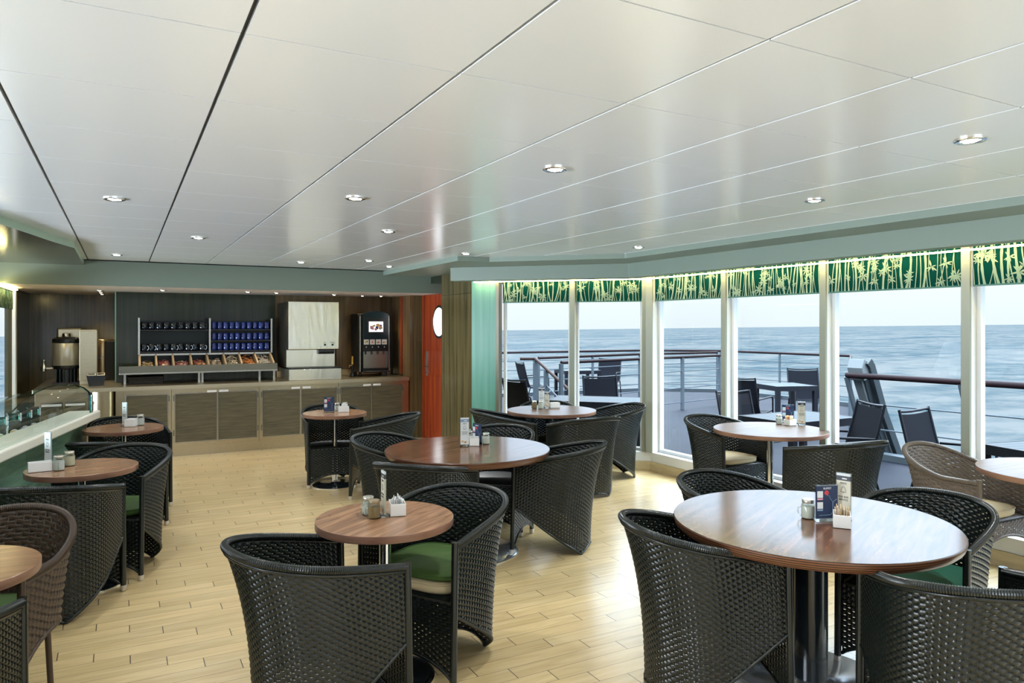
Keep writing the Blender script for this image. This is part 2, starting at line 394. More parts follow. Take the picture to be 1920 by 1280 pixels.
# ------------------------------------------------ windows
def bamboo(mb, Wd, z0, z1, rnd):
    H = z1-z0
    def strip(pts, w):
        vs = []; 
        for i, (x, z) in enumerate(pts):
            a = pts[max(i-1, 0)]; b = pts[min(i+1, len(pts)-1)]; dx, dz = b[0]-a[0], b[1]-a[1]; l = math.hypot(dx, dz) or 1
            nx, nz = dz/l, -dx/l; ww = w*(1.0 if i % 3 else 1.25)
            for sgn in (-1, 1):
                X = min(max(x+sgn*nx*ww/2, .003), Wd-.003); Z = min(max(z+sgn*nz*ww/2, z0+.002), z1-.002)
                vs.append((X, -.004-lay[0], Z))
        mb.add(vs, [(2*i, 2*i+1, 2*i+3, 2*i+2) for i in range(len(pts)-1)], 'blind_print'); lay[0] += .00001
    lay = [0]
    x = .01
    while x < Wd:
        lean = rnd.uniform(-.05, .05); cur = rnd.uniform(-.025, .025); w = rnd.choice((.005, .006, .008, .012, .016))
        strip([(x+lean*t+cur*math.sin(3*t), z0+H*t) for t in [i/9 for i in range(10)]], w); x += rnd.uniform(.018, .046)
    for k in range(int(Wd*26)):
        cx, cz = rnd.uniform(.02, Wd-.02), rnd.uniform(z0+.03, z1-.03); s = rnd.uniform(.030, .062)
        for a in (-70, -32, 20, 62, 105, 180+rnd.uniform(-20, 20), 215):
            a = R(a-90+rnd.uniform(-12, 12)); l = s*rnd.uniform(.7, 1.1)
            p = [(cx+l*t*math.cos(a)-q*l*math.sin(a), cz+l*t*math.sin(a)+q*l*math.cos(a)) for t, q in ((0, 0), (.35, .11), (.72, .09), (1, 0), (.72, -.09), (.35, -.11))]
            vs = [(min(max(px, .003), Wd-.003), -.005-lay[0], min(max(pz, z0+.002), z1-.002)) for px, pz in p]
            mb.add(vs, [(0, 1, 5), (1, 2, 4, 5), (2, 3, 4)], 'blind_print'); lay[0] += .00001
wn = [0]
def window(A, B, blind_label, near=True, ztop=2.30, far_mullion=None):
    T, Lw = frame(A, B); wn[0] += 1
    W = thing('window_%d' % wn[0], None, None, (0,0,0)); W['kind'] = 'structure'
    mb = MB()
    mb.box(Lw-.062, Lw, 0, .022, .21, ztop, 'mullion_grey', T); mb.box(Lw-.062, Lw, .022, .13, .21, ztop, 'white_frame', T)
    mb.box(Lw-.0655, Lw-.060, .055, .066, .24, ztop, 'jamb_grey', T)
    mb.build('mullion', W, bevel=.0015)
    mb = MB(); f = .030; u0, u1 = 0, Lw-.062
    mb.box(u0, u0+f, .085, .14, .21, ztop, 'white_frame', T); mb.box(u1-f, u1, .085, .14, .21, ztop, 'white_frame', T)
    mb.box(u0+f, u1-f, .085, .14, .21, .245, 'white_frame', T); mb.box(u0+f, u1-f, .085, .14, ztop-.04, ztop, 'white_frame', T)
    mb.build('window_frame', W, bevel=.0015)
    mb = MB(); mb.box(u0+f, u1-f, .108, .114, .24, ztop-.04, 'window_glass', T); mb.build('glass_pane', W)
    # roller blind hanging in the reveal
    b = thing('roller_blind', blind_label, 'blind', T(0, 0, 0), 0, 'blinds outside the right edge of the view' if 'outside' in blind_label else 'bamboo-print window blinds')
    a = math.atan2(T(1,0,0)[1]-T(0,0,0)[1], T(1,0,0)[0]-T(0,0,0)[0]); b.rotation_euler = (0, 0, a)
    mb = MB(); w0 = .008; w1 = Lw-.07
    mb.box(w0, w1, .030, .034, 1.935, 2.26, 'blind_green')
    bb = MB(); bamboo(bb, w1-w0, 1.935, 2.26, random.Random(wn[0]*17))
    mb.add([(x+w0, y+.030, z) for x, y, z in bb.v], bb.f, 'blind_print'); mb.build('blind_fabric', b)
    mb = MB(); mb.box(w0, w1, .026, .038, 1.925, 1.937, 'blind_edge'); mb.build('bottom_bar', b)
    mb = MB(); mb.cyl((w0, .045, 2.265), (w1, .045, 2.265), .018, 'white_frame'); mb.build('roller', b, smooth=40)
P0, PC = (4.03, 7.69), (5.29, 6.43)
PM = (4.665, 7.055)
window(P0, PM, 'bamboo-print green blind of the window beside the green glossy panel')
window(PM, (5.262, 6.458), 'bamboo-print green blind of the diagonal window nearest the corner post')
ys = [6.40, 5.28, 4.12, 2.93, 1.77, .61, -.55, -1.71, -2.87, -4.03]
bl = ['bamboo-print green blind above the window right of the corner post', 'bamboo-print green blind above the table with two wicker chairs by the window',
      'bamboo-print green blind above the white davit outside', 'bamboo-print green blind at the far right edge of the photo']
for i, (a, b) in enumerate(zip(ys, ys[1:])):
    window((5.29, a), (5.29, b), bl[i] if i < 4 else 'bamboo-print green blind outside the right edge of the view')
mb = MB(); mb.prism([(5.24, 6.46), (5.29, 6.40), (5.42, 6.40), (5.42, 6.56), (5.33, 6.55)], .21, 2.30, 'white_frame')
mb.prism([(5.235, 6.455), (5.262, 6.458), (5.29, 6.43), (5.29, 6.395), (5.28, 6.395)], .21, 2.30, 'mullion_grey'); struct(mb, 'trim_corner_post')
# sill box, skirting and head above the windows
inn = [(3.76, 7.96), (5.29, 6.43), (5.29, -4.1)]
def sweep(off0, off1, z0, z1, mt, name, start=0.0, end=None, mb=None, bev=0):
    # prism along the inner wall line between two outward offsets
    A = Vector(inn[0]); C_ = Vector(inn[1]); D = Vector(inn[2])
    n1 = Vector((.7071, .7071)); n2 = Vector((1, 0)); u1 = Vector((.7071, -.7071))
    def cor(o): # intersection of the two offset lines
        x = 5.29+o; y = (5.29+6.43)+o*1.41421-x; return Vector((x, y))
    p = [A+u1*start+n1*off0, cor(off0), Vector((5.29+off0, -4.1)), Vector((5.29+off1, -4.1)), cor(off1), A+u1*start+n1*off1]
    own = mb is None
    mb = mb or MB(); vs = [(q.x, q.y, z0) for q in p]+[(q.x, q.y, z1) for q in p]
    mb.add(vs, [(0, 1, 4, 5), (1, 2, 3, 4), (6, 11, 10, 7), (7, 10, 9, 8), (0, 6, 7, 1), (1, 7, 8, 2), (3, 9, 10, 4), (4, 10, 11, 5), (0, 5, 11, 6), (2, 8, 9, 3)], mt)
    if own: return struct(mb, name, bevel=bev)
    return mb
sweep(0, .14, .105, .21, 'white_frame', 'trim_window_sill', start=.36, bev=.004)
sweep(-.012, .14, 0, .105, 'skirting_tile', 'baseboard_right', start=.36)
sweep(0, .14, 2.30, ZC, 'soffit_green', 'trim_window_head', start=.30)
sweep(-.46, -.33, 2.17, 2.33, 'soffit_green', 'trim_bulkhead', start=-.10, bev=.006)
sweep(-.335, -.32, 2.172, 2.184, 'led_warm', 'x', start=.0) if False else None
o = sweep(-.070, -.050, 2.174, 2.184, 'led_warm', 'cove_light_strip', start=.05)
del o['kind']; tag(o, 'long warm strip light hidden behind the green bulkhead above the blinds', 'strip light')
mb = MB(); mb.prism([(3.07, 9.28), (3.07, 6.86), (3.42, 6.80), (4.45, 5.80), (4.45, -4.1), (5.43, -4.1), (5.43, 6.5), (3.96, 7.97), (3.96, 9.28)], 2.325, ZC+.005, 'soffit_green'); struct(mb, 'trim_soffit_right', bevel=.012)
# rear buffet soffit
mb = MB(); mb.box(-6.1, 3.92, 9.28, 9.34, 2.10, ZC+.003, 'soffit_green'); struct(mb, 'trim_fascia')
mb = MB(); mb.box(-6.1, 3.92, 9.34, 12.0, 2.10, 2.15, 'soffit_white'); struct(mb, 'ceiling_soffit')
# lower lacquered soffit on the left with a mint edge
ed = [(-.373, 9.28), (-.366, 7.31), (-.488, 6.85), (-.60, 6.34), (-.714, 5.82), (-.86, 5.25), (-1.04, 4.65), (-1.4, 3.8), (-2.0, 2.9), (-3, 1.9), (-4.4, 1.2), (-6.1, 1.0), (-6.1, 9.28)]
mb = MB(); mb.prism(ed, 2.322, ZC+.003, 'soffit_lacquer', side='soffit_mint'); struct(mb, 'ceiling_soffit_left')
# left side window in the alcove
mb = MB(); mb.box(-1.16, -1.125, 10.42, 10.55, 0, 2.11, 'white_frame'); mb.box(-1.25, -1.135, 8.7, 10.42, 0, .25, 'soffit_white'); mb.box(-1.25, -1.135, 8.7, 10.55, 2.06, 2.11, 'soffit_white'); struct(mb, 'trim_left_window')
W = thing('window_12', None, None); W['kind'] = 'structure'
mb = MB(); mb.box(-1.19, -1.184, 8.75, 10.42, .25, 2.06, 'window_glass'); mb.build('glass_pane', W)
b = thing('roller_blind', 'bamboo-print blind over the small window at the far left behind the glass case', 'blind', (-1.15, 8.75, 0), 90)
mb = MB(); bb = MB(); bamboo(bb, 1.64, 1.845, 2.06, random.Random(5)); mb.box(0, 1.64, 0, .004, 1.845, 2.06, 'blind_green'); mb.add(bb.v, bb.f, 'blind_print'); mb.build('blind_fabric', b)
mb = MB(); mb.box(-1.12, -1.10, 8.75, 10.4, 2.075, 2.085, 'led_warm'); o = mb.build('cove_light_strip'); tag(o, 'short warm strip light above the small window at the far left', 'strip light')
# ------------------------------------------------ downlights
def downlight(x, y, z, label, warm, group, watts, r=.058):
    d = thing('downlight', label, 'ceiling light', (x, y, z), 0, group)
    mb = MB(); mb.lathe([(r*.62, -.001), (r*.66, -.008), (r*.86, -.010), (r, -.006), (r, -.0005)], 'chrome', n=28, cap=False); mb.build('trim_ring', d, smooth=60)
    mb = MB(); mb.lathe([(.001, -.012), (r*.35, -.010), (r*.60, -.004), (r*.62, -.0008)], 'lamp_warm' if warm else 'lamp_white', n=24, cap=False); mb.build('lens', d, smooth=60)
    ld = bpy.data.lights.new('lamp', 'SPOT'); ld.energy = watts; ld.color = (1, .82, .56) if warm else (.92, .96, 1.0); ld.spot_size = R(95 if warm else 130); ld.spot_blend = .8; ld.shadow_soft_size = .03
    o = bpy.data.objects.new('lamp', ld); col.objects.link(o); o.parent = d; o.location = (0, 0, -.03)
G1 = 'downlights in the white panel ceiling'; G2 = 'small downlights under the buffet soffit'
for x, y, l in [(-.04, 4.71, 'chrome downlight at the upper left, nearest the mint soffit edge'), (.55, 6.44, 'chrome downlight left of centre, two panels before the buffet'),
    (-.05, 8.37, 'downlight at the far left just before the buffet fascia'), (1.17, 4.03, 'chrome downlight near the middle of the ceiling, above the small front table'),
    (1.80, 5.31, 'downlight above the left side of the large central table'), (1.79, 8.33, 'small-looking downlight near the fascia above the ice machine'),
    (2.41, 7.77, 'small-looking downlight above the round table before the buffet'), (2.86, 8.41, 'downlight in the corner of fascia and side soffit'),
    (3.04, 6.57, 'downlight touching the edge of the side soffit above the wood-panelled wall'), (1.77, 2.84, 'large chrome downlight nearest the camera, in the middle'),
    (2.93, 1.62, 'large chrome downlight nearest the right edge of the photo'), (3.54, 2.83, 'chrome downlight above the right-hand window tables'),
    (4.20, 5.28, 'downlight close to the bulkhead by the corner windows')]:
    downlight(x, y, ZC, l, False, G1, DOWN_W)
for x, y in [(-.9, 1.2), (1.2, .6), (2.9, -.6), (-.9, -1.5), (1.2, -2.0), (-3.2, 1.0), (-3.2, -1.5), (4.2, .4)]:
    downlight(x, y, ZC, 'chrome downlight in the ceiling behind the camera', False, 'downlights behind the camera', DOWN_W)
for x, y, l in [(-.25, 10.5, 'nearest of three soffit spots above the coffee urn corner'), (-.25, 11.05, 'middle one of three soffit spots above the coffee urn corner'), (-.25, 11.65, 'farthest of three soffit spots above the coffee urn corner'),
    (.45, 10.05, 'soffit spot above the left end of the mug shelves'), (1.46, 10.0, 'soffit spot above the blue mugs'), (1.84, 10.08, 'soffit spot just left of the ice machine'),
    (2.68, 10.3, 'soffit spot right of the ice machine top'), (3.14, 10.45, 'soffit spot above the black juice dispenser'), (3.41, 10.4, 'rightmost soffit spot in the buffet niche')]:
    downlight(x, y, 2.10, l, True, G2, 15.0, .042)
# ================================================================== WICKER CHAIRS
def super_u(W, yc, yb, wa, ya, n=2.28, NS=220):
    th = np.linspace(-np.pi/2, np.pi/2, 160)
    x = W*np.sign(np.sin(th))*np.abs(np.sin(th))**(2/n); y = yc+(yb-yc)*np.abs(np.cos(th))**(2/n)
    k = np.linspace(0, 1, 40)[:-1]
    xl = -(wa+(W-wa)*np.sin(k*np.pi/2)); yl = ya+(yc-ya)*k
    X = np.r_[xl, x, -xl[::-1]]; Y = np.r_[yl, y, yl[::-1]]
    d = np.r_[0, np.cumsum(np.hypot(np.diff(X), np.diff(Y)))]
    return X, Y, d/d[-1]
class Shell:
    def __init__(s, brown=False):
        s.brown = brown
        s.wa, s.ya, s.ha, s.yb, s.hb = .275, -.256, .655, .351, (.80 if brown else .776)
        s.T = super_u(.299, .351-.299*1.05, .351, .275, -.256)
        s.B = super_u(.272, -.05, .236, .272, -.279)
        X, Y, f = s.B
        half = f < .5
        s.fr = float(np.interp(0, np.abs(X[half])[::-1]*0+ (Y[half])[::-1]*0, f[half][::-1])) if False else float(f[half][np.argmin(np.abs(np.abs(X[half])-.143)+(Y[half] < .1)*9)])
    def at(s, u, z=None, t=None):
        tx, ty = np.interp(u, s.T[2], s.T[0]), np.interp(u, s.T[2], s.T[1])
        bx, by = np.interp(u, s.B[2], s.B[0]), np.interp(u, s.B[2], s.B[1])
        q = (ty-s.ya)/(s.yb-s.ya)
        h = s.ha+(s.hb-s.ha)*(np.clip((q-.35)/.65, 0, 1)**1.3*np.ones_like(q) if s.brown else q)
        if z is None: z = t*h
        e = (z/h)**2.6*.9+(z/h)*.1
        return np.stack([bx+(tx-bx)*e, by+(ty-by)*e, z*np.ones_like(bx)], -1), h
    def low(s, u):
        d = np.minimum(u, 1-u)
        if s.brown: return np.where(d < s.fr, .37-.10*np.abs(d/s.fr*2-1)**2.5-.0, .27+.06*(1-((d-.5)/(.5-s.fr))**2))
        return np.where(d < s.fr, .344*(1-d/s.fr)+.004, .004+.04*(1-((.5-d)/(.5-s.fr))**2))
def weave(mb, P, nI, nK, mask, mt, hh, th=.0021, amp=.0034, sub=4, stake=.0036, slant=.0026):
    """P(i,k)->(pts,normals) for float arrays; horizontal strands k wave over and under stakes i"""
    n = nI*sub+1; ii = np.arange(n)/sub
    for k in range(nK):
        p, nr = P(ii, k+.5)
        p = p+np.array([0, 0, 1])*(slant*(1 if k % 2 else -1)*np.sin(np.pi*ii))[:, None]
        ok = mask(ii, k+.5, p)
        off = amp*np.cos(np.pi*ii)*(1 if k % 2 else -1)
        sh = np.abs(np.cos(np.pi*ii))
        hk = hh*(.98+.02*sh)
        ring = np.stack([p+nr*(off+th)[:, None], p+np.array([0, 0, 1])*hk[:, None]+nr*off[:, None], p+nr*(off-th)[:, None], p-np.array([0, 0, 1])*hk[:, None]+nr*off[:, None]], 1)
        idx = np.where(ok)[0]
        if len(idx) < 2: continue
        base = len(mb.v); mb.v += ring.reshape(-1, 3).tolist(); m_ = mb.m(mt)
        seg = [j for j in range(n-1) if ok[j] and ok[j+1]]
        for j in seg:
            for c in range(4): mb.f.append((base+4*j+c, base+4*j+(c+1) % 4, base+4*(j+1)+(c+1) % 4, base+4*(j+1)+c)); mb.mi.append(m_)
    nk = nK//3
    for i in range(nI+1):
        kk = np.linspace(0, nK, nk+1)
        p, nr = P(np.full(nk+1, float(i)), kk); ok = mask(np.full(nk+1, float(i)), kk, p)
        idx = np.where(ok)[0]
        if len(idx) < 2: continue
        idx = np.arange(idx[0], idx[-1]+1)
        mb.tube([tuple(q) for q in p[idx]], stake, mt, n=4)
def ribbed(mb, pts, r, mt, pitch=.0085, amp=.13, n=10):
    P = [Vector(p) for p in pts]; d = [0]
    for a, b in zip(P, P[1:]): d.append(d[-1]+(b-a).length)
    k = int(d[-1]/(pitch/2)); q = []
    xs = [[p[j] for p in P] for j in range(3)]
    for i in range(k+1):
        t = d[-1]*i/k; q.append(tuple(float(np.interp(t, d, xs[j])) for j in range(3)))
    mb.tube(q, r, mt, n=n, rr=[r*(1+amp*(1 if i % 2 else -.6)) for i in range(k+1)])
def chair_parts(brown=False, color='wicker'):
    S_ = Shell(brown); parts = []
    NI, NK = (48, 44) if brown else (64, 57)
    def P(i, k):
        u = np.clip(np.asarray(i)/NI, 0, 1); p, h = S_.at(u, t=np.asarray(k)/NK)
        p2, _ = S_.at(np.clip(u+.002, 0, 1), z=p[..., 2]); p1, _ = S_.at(np.clip(u-.002, 0, 1), z=p[..., 2])
        d = p2-p1; nr = np.stack([d[..., 1], -d[..., 0], 0*d[..., 0]], -1); nr = -nr/np.linalg.norm(nr, axis=-1, keepdims=True)
        return p, nr
    mask = lambda i, k, p: (p[..., 2] > S_.low(np.clip(np.asarray(i)/NI, 0, 1)))
    mb = MB(); weave(mb, P, NI, NK, mask, color, .0096 if brown else .0086, th=.0034 if brown else .0030, amp=.0032 if brown else .0030, slant=.0028)
    us = np.linspace(0.002, .998, 130); lo, _ = S_.at(us, z=S_.low(us))
    ribbed(mb, lo.tolist(), .0085, color)
    parts.append(('woven_shell', mb, 50))
    mb = MB(); us = np.linspace(0, 1, 120); tp, _ = S_.at(us, t=1.0); ribbed(mb, tp.tolist(), .0150, color, n=12)
    tp2 = tp-np.array([0, 0, .021]); ribbed(mb, tp2.tolist(), .0075, color, pitch=.012, n=6); parts.append(('rim', mb, 60))
    for s in (-1, 1):
        mb = MB(); x = s*.2745
        if brown: mb.cyl((x, -.262, .02), (x, -.262, .67), .015, color, n=14)
        else: mb.cyl((x*.995, -.276, .02), (x, -.262, .655), .0165, color, n=14)
        mb.lathe([(.0, -.004), (.0155, -.003), (.0165, .006), (.0165, 0.016)], color, (x, -.262, .655 if not brown else .665), n=14)
        parts.append(('front_leg', mb, 60, [('foot_cap', MB().lathe([(.010, 0), (.015, .003), (.0185, .012), (.0185, .036), (.017, .037)], 'cap_steel', (x*.996, -.276, 0), n=16), 50)]))
    if brown:
        for s in (-1, 1):
            mb = MB(); mb.cyl((s*.16, .235, .0), (s*.15, .215, .36), .013, color, n=12); parts.append(('rear_leg', mb, 60, []))
    else:
        for s in (-1, 1):
            mb = MB(); mb.cyl((s*.143, .203, 0), (s*.143, .203, .03), .012, 'black_plastic', n=12); parts.append(('rear_foot', mb, 60, []))
    # front apron
    NA, NB = (24, 13) if brown else (24, 26)
    zt = .385; 
    def arch(x): return (.24+.06*(1-(x/.26)**2)) if brown else (.045+.085*(1-(x/.26)**2)**.8)
    def PA(i, k):
        x = -.255+.51*np.asarray(i)/NA; z0 = .22 if brown else .04
        z = z0+(zt-z0)*np.asarray(k)/NB; x = x+0*z; z = z+0*x
        return np.stack([x, -.268+0*x, z], -1), np.stack([0*x, -1+0*x, 0*x], -1)
    mb = MB(); weave(mb, PA, NA, NB, lambda i, k, p: p[..., 2] > arch(p[..., 0]), color, .0080, th=.0026, amp=.0024)
    xs = np.linspace(-.258, .258, 40); ribbed(mb, [(x, -.268, arch(x)) for x in xs], .008, color)
    parts.append(('front_apron', mb, 50))
    # seat
    xs, ys, f = S_.B; us = np.linspace(.03, .97, 40); pp, _ = S_.at(us, z=.395); poly = [(p[0]*.965, p[1]*.965) for p in pp]
    poly = [(-.25, -.262)]+poly+[(.25, -.262)]
    mb = MB(); mb.prism(poly, .372, .392, 'wicker_under')
    for k in range(36):
        y = -.252+k*.0145; yy_ = [abs(p[0]) for p in poly if abs(p[1]-y) < .022]; w = (min(yy_) if y > 0 and yy_ else .25)-.006
        if y > max(p[1] for p in poly)-.02: continue
        if w < .03: continue
        n = int(w*2/.009); mb.tube([(-w+2*w*i/n, y, .3935+.0022*(1 if (i+k) % 2 else -1)) for i in range(n+1)], .0050, color, n=4)
    parts.append(('seat', mb, 50))
    return parts
def make_chair(parts, label, loc, rot, group, name='wicker_armchair'):
    t = thing(name, label, 'chair', loc, rot, group)
    for p in parts:
        o = p[1].build(p[0], t, smooth=p[2])
        if len(p) > 3:
            for q in p[3]: q[1].build(q[0], o, smooth=q[2])['label'] = 'pale metal foot cap' if q[0] == 'foot_cap' else q[0]
    return t
GC = 'dark green-grey wicker tub chairs around the tables'
CH = [
('N1', (.708, 3.000), -255.9, 'dark wicker tub chair in the foreground left of the small front table'),
('N2', (1.392, 3.327), -58.2, 'wicker tub chair with green and cream cushions behind the small front table'),
('P1', (1.960, 7.605), -6.6, 'wicker tub chair without cushion behind the small table nearest the buffet'),
('P2', (2.262, 6.834), -114.8, 'wicker tub chair right of the small table nearest the buffet'),
('Q1', (1.895, 5.356), 38.5, 'wicker tub chair on the left side of the large central table, facing right'),
('Q2', (1.770, 4.474), -225.1, 'wicker tub chair on the near side of the large central table'),
('Q3', (2.713, 5.282), -41.2, 'wicker tub chair behind the large central table, only its curved rim showing'),
('Q4', (2.859, 4.548), -135.0, 'wicker tub chair on the right side of the large central table'),
('S1', (3.481, 6.554), 73.8, 'wicker tub chair left of the round table before the corner windows'),
('S2', (4.166, 6.836), -26.7, 'wicker tub chair almost hidden behind the round table before the corner windows'),
('S3', (4.729, 6.412), -103.3, 'wicker tub chair right of the round table before the corner windows'),
('S4', (4.000, 5.870), -182.5, 'wicker tub chair on the near side of the round table before the corner windows'),
('U1', (4.916, 4.931), 1.2, 'wicker tub chair with cream cushion left of the window table facing the stacked sea view'),
('U2', (4.926, 3.736), -186.9, 'wicker tub chair right of the window table, before the white davit'),
('V1', (3.034, 2.888), 10.3, 'wicker tub chair at the back left of the large front table'),
('V2', (2.296, 2.442), -285.9, 'wicker tub chair on the near left side of the large front table'),
('V3', (3.410, 2.131), -75.1, 'wicker tub chair with teal cushion on the right side of the large front table'),
('V4', (2.745, 1.539), -214.7, 'wicker tub chair filling the bottom right corner of the photo'),
('B1', (-.342, 4.898), -199.2, 'wicker tub chair on the near side of the middle small table on the left'),
('B2', (-.027, 5.584), -24.6, 'wicker tub chair with green seat, far side of the middle small table on the left'),
('C1', (-.039, 6.432), -203.5, 'wicker tub chair on the near side of the small table by the partition end'),
('C2', (.052, 7.454), 15.9, 'wicker tub chair behind the small table by the end of the partition'),
('A2', (-.656, 2.93), 162, 'wicker tub chair cut by the bottom left corner of the photo'),
]
CH[12] = (CH[12][0], CH[12][1], CH[12][2], 'wicker tub chair with cream cushion left of the window table')
parts = chair_parts(False, 'wicker'); proto = None
for k, (x, y), r, l in CH:
    if proto is None: proto = make_chair(parts, l, (x, y, 0), r, GC); o = proto
    else: o = copy_tree(proto); o.location = (x, y, 0); o.rotation_euler = (0, 0, R(r)); o['label'] = l
parts = chair_parts(True, 'wicker_brown')
make_chair(parts, 'brown wicker armchair behind the table at the left edge of the photo', (-.515, 3.701, 0), -19.7, None)
parts = chair_parts(True, 'wicker_grey')
make_chair(parts, 'weathered grey-brown wicker armchair with cream cushion at the right edge by the window', (4.989, 2.802, 0), -1.7, None)
# ------------------------------------------------ seat cushions
def cushion(x, y, rot, z, mt, label, W=.235, th=.05, name='seat_cushion', yb=.20, off=0):
    mb = MB(); n = 44; rings = []
    out = []
    for i in range(n):
        t = 2*math.pi*i/n; c, s = math.cos(t), math.sin(t)
        px = W*math.copysign(abs(c)**.55, c); py = (yb if s > 0 else .235)*math.copysign(abs(s)**(.75 if s > 0 else .42), s)-.01+off
        out.append((px, py))
    prof = [(.0, 0), (.94, .0), (1.0, th*.22), (1.01, th*.5), (.985, th*.80), (.93, th*.93), (.6, th*1.02), (.02, th*1.05)]
    vs = [(px*r, py*r, zz) for r, zz in prof for px, py in out]
    k = len(prof); fs = [(j*n+i, j*n+(i+1) % n, (j+1)*n+(i+1) % n, (j+1)*n+i) for j in range(k-1) for i in range(n)]+[tuple(range((k-1)*n, k*n))]
    mb.add(vs, fs, mt)
    mb.tube([(px*1.008, py*1.008, th*.82) for px, py in out], .0035, mt, n=6, closed=True)
    o = mb.build(name, None, smooth=60, loc=(x, y, z), rot=rot); tag(o, label, 'cushion'); return o
cushion(1.392, 3.327, -58.2, .3995, 'cushion_cream', 'thick cream seat cushion under the green one on the chair behind the small front table', th=.06)
cushion(1.392, 3.327, -58.2, .4605, 'cushion_green', 'green seat cushion lying on the cream cushion behind the small front table', th=.035, W=.238, yb=.205)
cushion(4.916, 4.931, 1.2, .3995, 'cushion_cream', 'cream seat cushion on the wicker chair left of the window table', th=.055)
cushion(3.410, 2.131, -75.1, .3995, 'cushion_teal', 'teal green seat cushion under the right side of the large front table', th=.07)
cushion(4.989, 2.802, -1.7, .3995, 'cushion_cream', 'cream seat cushion on the weathered wicker armchair at the right edge', th=.06)
cushion(-.027, 5.584, -24.6, .3995, 'cushion_green', 'dark green seat cushion on the chair behind the middle small table on the left', th=.05)
cushion(-.515, 3.701, -19.7, .3995, 'cushion_green', 'dark green seat cushion on the brown armchair at the left edge', th=.06)
# ================================================================== TABLES
def table(x, y, r, kind, label, rot=0, group=None):
    t = thing('pedestal_table', label, 'table', (x, y, 0), rot, group)
    big = kind == 'big'; n = 96
    top = {'small': 'walnut', 'mid': 'walnut_glare', 'big': 'walnut_dark'}[kind]; edge = 'edge_ply' if big else 'edge_walnut'
    th = .046 if big else .034
    mb = MB()
    pr = [(.001, .75-th), (r-.020, .75-th), (r-.006, .75-th*.72), (r, .75-th*.30), (r, .75-.004), (r-.003, .75)] if big else [(.001, .75-th), (r-.002, .75-th), (r, .75-th+.003), (r, .7485), (r-.0015, .75)]
    mb.lathe(pr, edge, n=n, cap=False)
    mb.add([((pr[-1][0])*math.cos(2*math.pi*i/n), pr[-1][0]*math.sin(2*math.pi*i/n), .75) for i in range(n)], [tuple(range(n))], top)
    mb.build('tabletop', t, smooth=35)
    cr = .075 if big else .0275
    mb = MB(); mb.lathe([(cr, .012), (cr, .73-.02)], 'column_black' if big else 'chrome', n=32, cap=False)
    if not big: mb.lathe([(.09, .70), (.09, .716)], 'black_plastic', n=24)
    mb.build('column', t, smooth=40)
    br = .36 if big else (.23 if kind == 'small' else .26)
    mb = MB()
    if big: mb.lathe([(br+.008, 0), (br+.01, .006), (br, .012), (cr+.03, .020), (cr+.004, .035), (cr, .036)], 'base_silver', n=64)
    else: mb.lathe([(br-.02, .011), (br-.03, .0135), (.05, .020), (.03, .034), (cr, .036)], 'black_base', n=56, cap=False)
    mb.build('base_plate', t, smooth=50)
    if not big:
        mb = MB(); mb.lathe([(br-.03, .0), (br, .0), (br+.001, .008), (br-.006, .0125), (br-.022, .0125)], 'chrome', n=56, cap=False); mb.build('base_ring', t, smooth=50)
    return t
GS = 'small round walnut tables'; GW = 'round tables by the windows'; GB = 'large round dark tables'
table(1.080, 3.232, .318, 'small', 'small round walnut table in the foreground between two wicker chairs', 35, GS)
table(1.937, 7.415, .322, 'small', 'small round walnut table nearest the buffet cabinets', 60, GS)
table(-.220, 5.300, .314, 'small', 'small round walnut table, middle of the three along the left partition', 20, GS)
table(.012, 7.206, .318, 'small', 'small round walnut table at the far end of the left partition', 20, GS)
table(-.590, 3.290, .318, 'small', 'small round walnut table cut by the left edge of the photo', 0, GS)
table(2.222, 4.772, .60, 'big', 'large round dark table in the middle of the room with layered edge', 25, GB)
table(2.785, 2.250, .615, 'big', 'large round dark table in the right foreground reflecting the sky', 25, GB)
table(4.035, 6.547, .475, 'mid', 'round pale-looking table in front of the corner windows', 0, GW)
table(4.949, 4.413, .475, 'mid', 'round pale-looking table by the second window right of the corner', 0, GW)
table(5.105, 2.250, .475, 'mid', 'round table cut by the right edge of the photo', 0, GW)
# ================================================================== THINGS ON THE TABLES
TZ = .7502
def jar(x, y, fill, label, lid='jar_lid', s=1.0, rot=0):
    t = thing('condiment_jar', label, 'jar', (x, y, TZ), rot, 'condiment jars on the tables')
    r = .029*s; h = .078*s
    mb = MB(); mb.lathe([(r*.85, 0), (r, .004), (r, h*.72), (r*.93, h*.80), (r*.80, h*.86), (r*.80, h)], 'jar_glass', n=24, cap=False); mb.lathe([(.001, .0005), (r*.85, .0005)], 'jar_glass', n=24, cap=False); mb.build('glass_body', t, smooth=40)
    mb = MB(); mb.lathe([(r*.80, .003), (r*.955, .006), (r*.955, h*.70), (.002, h*.72)], fill, n=24); mb.build('contents', t, smooth=40)
    mb = MB(); mb.lathe([(r*.86, h*.88), (r*.88, h*.90), (r*.88, h*1.06), (r*.82, h*1.09), (.002, h*1.09)], lid, n=24); mb.build('lid', t, smooth=40)
    mb = MB(); mb.tube([(r*.98, 0, h*.62), (r*1.35, 0, h*.58), (r*1.45, 0, h*.38), (r*1.3, 0, h*.18), (r*.98, 0, h*.14)], .0035, 'jar_glass', n=6, up=(0, 1, 0)); mb.build('handle', t, smooth=60)
    return t
